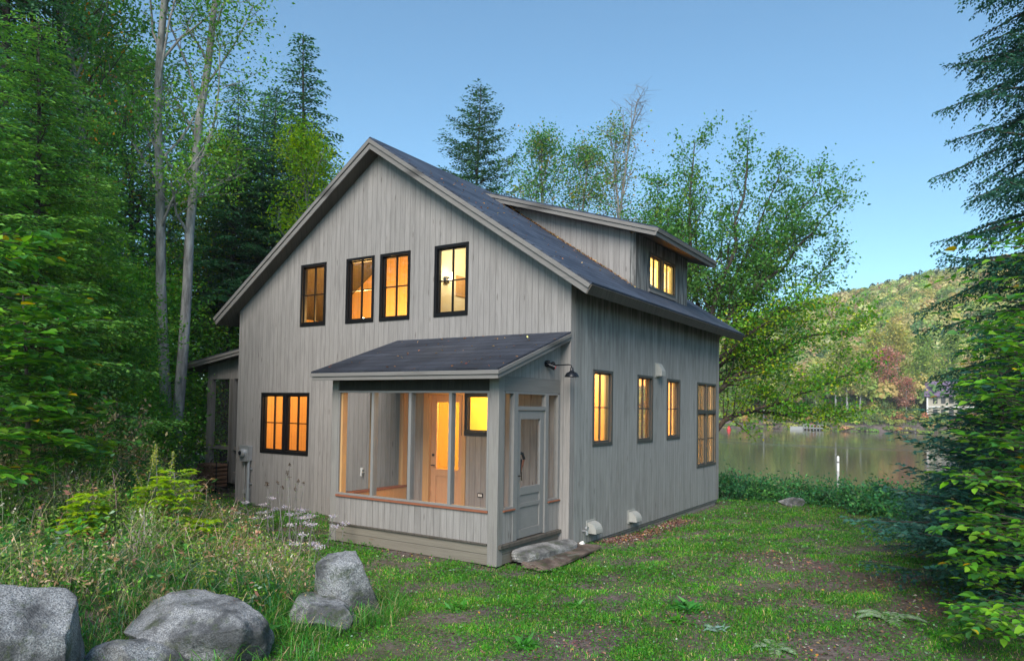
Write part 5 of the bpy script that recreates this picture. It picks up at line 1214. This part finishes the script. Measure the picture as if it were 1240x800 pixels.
# herbs: leafy stems everywhere on the bank
n = 7500
x, y, D = cam_sample(n, 5.0, 16, -80, -24, .75); keep = (bank_mask(x, y) > .6) & (rng.uniform(size=n) < .35+.4*nz(x, y, .5, 3)+.3*(D > 9)) & (x > -14); x, y, D = x[keep], y[keep], D[keep]; n = len(x)
hs = rng.uniform(.12, .45, n)*(1+.18*(D-7.5).clip(0, 4)); per = 16; m_ = n*per
t = rng.uniform(.15, 1, m_); base = np.repeat(np.stack([x, y, Hh(x, y)], -1), per, 0); ln = np.repeat(rng.normal(0, .25, (n, 2)), per, 0); hh = np.repeat(hs, per)
P = base+np.stack([ln[:, 0]*hh*t**2, ln[:, 1]*hh*t**2, hh*t], -1); a = rng.uniform(0, 6.28, m_)
Dd = unit(np.stack([np.cos(a), np.sin(a), rng.normal(.15, .3, m_)], -1)); kind = pal(rng, [(.05,.13,.03), (.09,.17,.03), (.03,.09,.03), (.22,.13,.09), (.16,.2,.14)], [4,3,3,1.6,.8], n)
V, F = rhomb(P, Dd, rvec(rng, m_, 1.6), (.03+.004*np.repeat(D, per))*rng.uniform(.6, 1.3, m_), (.013+.002*np.repeat(D, per)))
tag(link(npmesh('bank_herbs', V, [F], np.repeat(np.repeat(kind, per, 0)*(1+rng.normal(0, .12, (m_, 1))), 4, 0), M['leaf']), 'bank_herbs'), 'low mixed herbs and brush growing among the long bank grass', 'herbs', kind='stuff')

# ------------------------------------------------------------------ single plants on the bank
def plant(name, loc, label, stems, col_leaf, leaf, lw, seed, stemc='bark_grey', tip=None, group=None, cat='plant', rz=0, spread=.25, nleaf=14, droopl=-.1, tpart='flower_head', leafpos=(.2, 1)):
    """stems: list of (height, lean); tip: (kind, colours, size)"""
    rng = np.random.default_rng(seed); T_ = Tubes(); P = []; D = []; TP = []
    for (h_, ln) in stems:
        az = rng.uniform(0, 6.28); st = grow(rng, (rng.normal(0, spread*.3), rng.normal(0, spread*.3), -.05), (math.cos(az)*ln, math.sin(az)*ln, 1), h_, 8, .05, .0)
        T_.add(st, np.linspace(.007, .004, 9), 5); TP.append((st[-1], unit((st[-1]-st[-2])[None])[0]))
        for j in range(nleaf):
            s = leafpos[0]+(leafpos[1]-leafpos[0])*(j+.5)/nleaf; k = min(int(s*8), 7); p = st[k]+(st[k+1]-st[k])*(s*8-k); a = az+j*2.4
            P.append(p); D.append([math.cos(a), math.sin(a), droopl+.5*s])
    P = np.array(P); D = unit(np.array(D)+rng.normal(0, .1, (len(P), 3))); n = len(P)
    V, F = rhomb(P, D, unit(np.array([0,0,1.])+rng.normal(0, .3, (n, 3))), leaf*rng.uniform(.7, 1.2, n), lw, .25)
    r = empty(name, loc, label, cat, group, rz); link(T_.mesh('stem', M[stemc]), 'stem', r)
    link(npmesh('leaves', V, [F], np.repeat(jitter(rng, col_leaf, n, .18, .06), 4, 0), M['leaf']), 'leaves', r)
    if tip:
        kind, cols, sz = tip
        for p, d in TP:
            P = []; S2 = []
            if kind == 'cluster':
                for _ in range(80): q = rng.normal(0, 1, 3)*np.array([sz, sz, sz*.25]); P.append(p+q); S2.append(.02)
            if kind == 'spike':
                for _ in range(160): t = rng.uniform(0, 1); q = -d*t*sz+rng.normal(0, .022*(.4+t), 3); P.append(p+q); S2.append(.016)
            if kind == 'head':
                for _ in range(34): P.append(p+rng.normal(0, 1, 3)*np.array([.011, .011, .018])); S2.append(.017)
            P = np.array(P); n = len(P); V, F = rhomb(P, rvec(rng, n), rvec(rng, n), np.array(S2)*rng.uniform(.7, 1.4, n), .014)
            link(npmesh(tpart, V, [F], np.repeat(pal(rng, cols, [1]*len(cols), n, .15, .05), 4, 0), M['dry']), tpart, r)
    return r
WHT = [(.42,.38,.46), (.33,.30,.40), (.36,.34,.32)]
def aster(u, D, seed, label, n=9): return plant('aster', G(u, D), label, [(random.Random(seed+i).uniform(.35, .62), random.Random(seed*3+i).uniform(.1, .5)) for i in range(n)], (.07,.14,.04), .07, .02, seed, tip=('cluster', WHT, .034), group='white asters by the house', spread=.5, nleaf=12)
aster(322, 12.2, 1, 'leftmost clump of pale lilac-white asters in front of the house wall, nearest the conduit', 8)
aster(347, 11.4, 2, 'clump of pale lilac-white asters below the seed heads, second from the left', 9)
aster(383, 10.8, 3, 'clump of pale lilac-white asters touching the left corner of the porch', 9)
aster(372, 9.4, 4, 'low clump of whitish asters nearest the camera, before the porch corner', 5)
BR = [(.06,.045,.035), (.09,.065,.05)]
for i, (u, D, hs) in enumerate([(343,11.6,(1.0,.9)), (358,11.3,(1.25,1.1,.95)), (372,11.2,(.95,1.02,.88)), (330,12.0,(.85,.8))]):
    plant('seed_stalk', G(u, D), ['dark round seed heads on thin stalks, leftmost but one, above the asters','tallest stalks with dark seed heads in front of the wall','dark seed heads on thin stalks closest to the porch corner','shortest dark seed heads on stalks nearest the conduit'][i],
          [(h_, .08) for h_ in hs], (.08,.12,.05), .08, .014, 20+i, tip=('head', BR, 0), tpart='seed_head', group='dry seed stalks by the house wall', nleaf=7)
plant('goldenrod', G(198, 10.0), 'tall greenish-yellow goldenrod spikes standing before the dark side porch', [(1.15,.12),(1.0,.1),(1.05,.18),(.85,.2)], (.10,.18,.04), .10, .02, 41, tip=('spike', [(.30,.30,.08), (.22,.24,.08)], .32), spread=.3, nleaf=26)
def ash(u, D, seed, H, label):
    """young tree with opposite compound leaves, yellow-green"""
    rng = np.random.default_rng(seed); T_ = Tubes(); P = []; Dn = []
    for s_ in range(2 if H > 1 else 1):
        st = grow(rng, (rng.normal(0, .1), rng.normal(0, .1), -.05), (rng.normal(0, .15), rng.normal(0, .15), 1), H*rng.uniform(.8, 1), 8, .05, 0); T_.add(st, np.linspace(.011, .004, 9), 6)
        for j in range(15):
            s = .18+.82*j/14; k = min(int(s*8), 7); p = st[k]+(st[k+1]-st[k])*(s*8-k)
            for sg in (0, math.pi):
                a = j*1.57+sg+rng.normal(0, .3); br = grow(rng, p, (math.cos(a), math.sin(a), .35), (.42-.18*s)*H/1.5+.08, 5, .05, -.06); T_.add(br, np.linspace(.004, .0015, 6), 3)
                for q in range(7):
                    f = .3+.7*q/6; k2 = min(int(f*5), 4); pp = br[k2]+(br[k2+1]-br[k2])*(f*5-k2); td = unit((br[k2+1]-br[k2])[None])[0]; sd = np.array([-td[1], td[0], 0])
                    for sg2 in ((1, -1) if q < 6 else (0,)): P.append(pp); Dn.append(td*(.55 if sg2 else 1)+sd*sg2*.85)
    P = np.array(P); Dn = unit(np.array(Dn)+rng.normal(0, .08, (len(P), 3))); n = len(P)
    V, F = rhomb(P, Dn, unit(np.array([0,0,1.])+rng.normal(0, .22, (n, 3))), .115*rng.uniform(.75, 1.15, n), .042, .18)
    r = empty('sapling', G(u, D), label, 'sapling'); link(T_.mesh('stem', M['bark_grey']), 'stem', r); link(npmesh('leaves', V, [F], np.repeat(pal(rng, [(.18,.25,.03), (.14,.22,.03)], [2,1], n, .12, .05), 4, 0), M['leaf']), 'leaves', r)
ash(222, 9.3, 51, .95, 'yellow-green young ash with feather-shaped leaves in front of the side porch')
ash(190, 9.3, 52, .7, 'short yellow-green seedling just left of the young ash')
ash(252, 9.2, 53, .6, 'lowest yellow-green seedling right of the young ash')
ash(112, 10.6, 54, .8, 'yellow-green seedling low before the feathery hemlocks')
ash(128, 9.0, 55, .55, 'small yellow-green seedling in the middle of the bank grass')
def fern(u, D, seed, nf, L_, cols, label, dz=0):
    rng = np.random.default_rng(seed); T_ = Tubes(); P = []; Dn = []; Ls = []
    for i in range(nf):
        a = i*6.28/nf+rng.normal(0, .3); fr_ = grow(rng, (0, 0, 0), (math.cos(a), math.sin(a), 1.1), L_*rng.uniform(.75, 1.1), 9, .04, -.17); T_.add(fr_, np.linspace(.004, .001, 10), 3)
        for j in range(34):
            s = .12+.88*j/33; k = min(int(s*9), 8); p = fr_[k]+(fr_[k+1]-fr_[k])*(s*9-k); td = unit((fr_[k+1]-fr_[k])[None])[0]; sd = unit(np.cross(td, [0, 0, 1.])[None])[0]
            for sg in (1, -1): P.append(p); Dn.append(td*.35+sd*sg); Ls.append(L_*.27*math.sin(math.pi*(.12+.86*(1-s)))**.8)
    P = np.array(P); Dn = unit(np.array(Dn)); n = len(P); V, F = rhomb(P, Dn, unit(np.array([0,0,1.])+rng.normal(0, .2, (n, 3))), np.array(Ls), np.array(Ls)*.2+.006, .12)
    r = empty('fern', G(u, D, dz), label, 'fern'); link(T_.mesh('stem', M['bark_grey']), 'stem', r); link(npmesh('fronds', V, [F], np.repeat(pal(rng, cols, [1]*len(cols), n, .12, .05), 4, 0), M['leaf']), 'fronds', r)
fern(308, 8.3, 61, 8, .55, [(.24,.23,.05), (.20,.22,.04), (.26,.18,.06)], 'yellowing fern at the right side of the bank grass, between the boulders and the house')
fern(1205, 8.5, 62, 7, .55, [(.14,.20,.11), (.18,.23,.13)], 'pale green fern at the lower right corner under the beech leaves')
fern(1075, 8.1, 63, 5, .34, [(.20,.26,.18), (.16,.22,.13)], 'flat silvery fern lying in the lawn at the lower right', -.02)
fern(940, 6.7, 64, 5, .22, [(.18,.24,.16), (.15,.21,.12)], 'small silvery fern in the lawn near the bottom edge', -.02)
# broad weeds in the lawn
def rosette(u, D, seed, n, r_, c, label, h=.5):
    rng = np.random.default_rng(seed); a = rng.uniform(0, 6.28, n); e = rng.uniform(.1, 1.3, n); Dn = np.stack([np.cos(a)*np.cos(e), np.sin(a)*np.cos(e), np.sin(e)*h], -1)
    P = rng.normal(0, r_*.3, (n, 3))*np.array([1, 1, .12])+np.array([0, 0, .01]); V, F = rhomb(P, unit(Dn), rvec(rng, n, 1.5), r_*rng.uniform(.4, 1, n), r_*.2, .3)
    r_ = r_; V = V*.78; o = link(npmesh('weed', V, [F], np.repeat(jitter(rng, c, n, .2), 4, 0), M['leaf']), 'weed'); o.location = G(u, D); tag(o, label, 'weed', 'leafy weeds in the lawn')
rosette(836, 7.7, 1, 70, .26, (.04,.13,.03), 'largest dark green leafy weed in the middle of the lawn')
rosette(824, 7.2, 2, 45, .2, (.06,.16,.03), 'bright leafy weed just in front of the largest one')
rosette(868, 7.0, 3, 30, .17, (.13,.19,.15), 'silvery leafy weed right of the largest one')
rosette(700, 7.6, 4, 45, .18, (.05,.14,.03), 'leafy weed left of the lawn centre below the step')
rosette(640, 6.2, 5, 60, .2, (.045,.14,.03), 'leafy weed near the bottom edge below the porch')
rosette(1000, 8.6, 6, 30, .16, (.09,.18,.05), 'leafy weed beyond the bare soil strip')
rosette(560, 7.4, 7, 50, .2, (.05,.15,.03), 'leafy weed in the grass before the middle of the porch')
rosette(168, 6.9, 8, 16, .26, (.10,.22,.03), 'broad bright leaves standing behind the low dark rock', .9)
rosette(330, 6.9, 9, 50, .24, (.035,.12,.04), 'dark blue-green leafy weed between the broad boulder and the flat-topped rock', .9)
# tall brush at the back of the bank: straw stems and small leaves
rng = np.random.default_rng(140); n = 2400
x, y, D = cam_sample(n, 6.8, 14.5, -78, -30, .8); keep = (bank_mask(x, y) > .8) & (rng.uniform(size=n) < .35+.5*nz(x, y, .4, 0)+.25*(D > 9)); x, y, D = x[keep], y[keep], D[keep]; n = len(x)
k = 9; m_ = n*k; base = np.repeat(np.stack([x, y, Hh(x, y)], -1), k, 0)+rng.normal(0, .1, (m_, 3))*np.array([1, 1, 0])
hh = np.repeat(rng.uniform(.3, .62, n)*(1+.09*(D-7).clip(0, 5)), k)*rng.uniform(.6, 1.1, m_)
c = pal(rng, [(.33,.27,.19), (.24,.18,.17), (.12,.15,.08), (.23,.18,.19)], [2,2,2.5,1.5], m_)
V, Q, T3, C_ = blades(rng, base, hh, np.full(m_, .0065), rng.uniform(.2, 1.1, m_), c)
per = 7; q = m_*per; t = rng.uniform(.35, 1, q); P = np.repeat(base, per, 0)+np.stack([rng.normal(0, .09, q), rng.normal(0, .09, q), np.repeat(hh, per)*t*.85], -1)
V2, F2 = rhomb(P, rvec(rng, q, .3), rvec(rng, q, .8), .042*rng.uniform(.5, 1.3, q), .017)
c2 = np.repeat(np.repeat(pal(rng, [(.09,.17,.04), (.14,.19,.05), (.30,.22,.14), (.26,.14,.11), (.34,.30,.26)], [4,4,1.6,.5,.8], n), k, 0), per, 0)*(1+rng.normal(0, .15, (q, 1)))
me = npmesh('bank_brush', np.concatenate([V, V2]), [Q, T3, F2+len(V)], np.concatenate([C_, np.repeat(np.clip(c2, .01, .8), 4, 0)]), M['grass'])
tag(link(me, 'bank_brush'), 'tall straw coloured and pinkish brush along the back of the bank', 'brush', kind='stuff')
tree_thing('maple_sapling', beech(54, 3.2, 30, 1.1, -.6, 1.6, .15, .25), G(-30, 9.6), 'young maple with large yellow-green leaves poking in at the left edge', 'sapling')
tree_thing('maple_sapling', beech(55, 2.4, 26, .9, -.6, 1.6, .12, .2), G(46, 10.6), 'young maple with smaller yellow-green leaves beside the left edge hemlock', 'sapling')

# grass crowding the feet of the boulders
rng = np.random.default_rng(150); PX = []
for (u, D, r_) in ((22, 6.15, .75), (262, 6.45, .82), (196, 6.25, .55), (427, 7.35, .5), (392, 7.0, .42)):
    g_ = G(u, D); n = 900; a = rng.uniform(0, 6.28, n); q = r_*(.78+.45*rng.uniform(size=n)); PX.append(np.stack([g_[0]+np.cos(a)*q, g_[1]+np.sin(a)*q], -1))
PX = np.concatenate(PX); n = len(PX); P = np.stack([PX[:, 0], PX[:, 1], Hh(PX[:, 0], PX[:, 1])-.01], -1)
c = pal(rng, [(.04,.13,.03), (.06,.16,.035), (.10,.17,.04), (.28,.23,.15)], [4,3,1.5,1.2], n)
V, Q, T3, C_ = blades(rng, P, rng.uniform(.06, .30, n), rng.uniform(.005, .009, n), rng.uniform(.3, 1.2, n), c)
tag(link(npmesh('boulder_grass', V, [Q, T3], C_, M['grass']), 'boulder_grass'), 'longer grass crowding round the feet of the boulders', 'grass', kind='stuff')
proto['brush'] = shrub(63, .8, .95, 2000, .07, [(.05,.12,.04), (.09,.16,.05), (.24,.20,.12), (.16,.12,.09)], [3,2,1.2,1])
for i, (u, D, sc, lb) in enumerate([(14,11.6,1.0,'tangled dark bush at the left edge on top of the bank'), (58,11.2,.85,'tangled bush on the bank below the leftmost hemlock'), (92,12.2,1.05,'tangled bush on the bank below the gap between the hemlocks'),
        (132,12.6,.9,'tangled bush on the bank before the pale slender trunk'), (165,13.4,.8,'tangled bush at the right end of the bank brush')]):
    r = empty('bush', G(u, D), lb, 'bush', 'tangled bushes along the back of the bank', i*1.9); r.scale = (sc, sc, sc)
    link(proto['brush'][0], 'stem', r); link(proto['brush'][1], 'foliage', r)

# ------------------------------------------------------------------ evening haze over the lake
b = MB(); b.box(-300, 300, -60, 460, -6, 125); t = NT('haze_air')
v = t.n('ShaderNodeVolumePrincipled', {'Color': (.88,.88,.92), 'Density': .00055, 'Anisotropy': .2}); t.t.links.new(v.outputs[0], t.out.inputs['Volume'])
tag(b.build('haze', t.m), 'thin evening haze over the lake and hill', 'haze', kind='stuff')
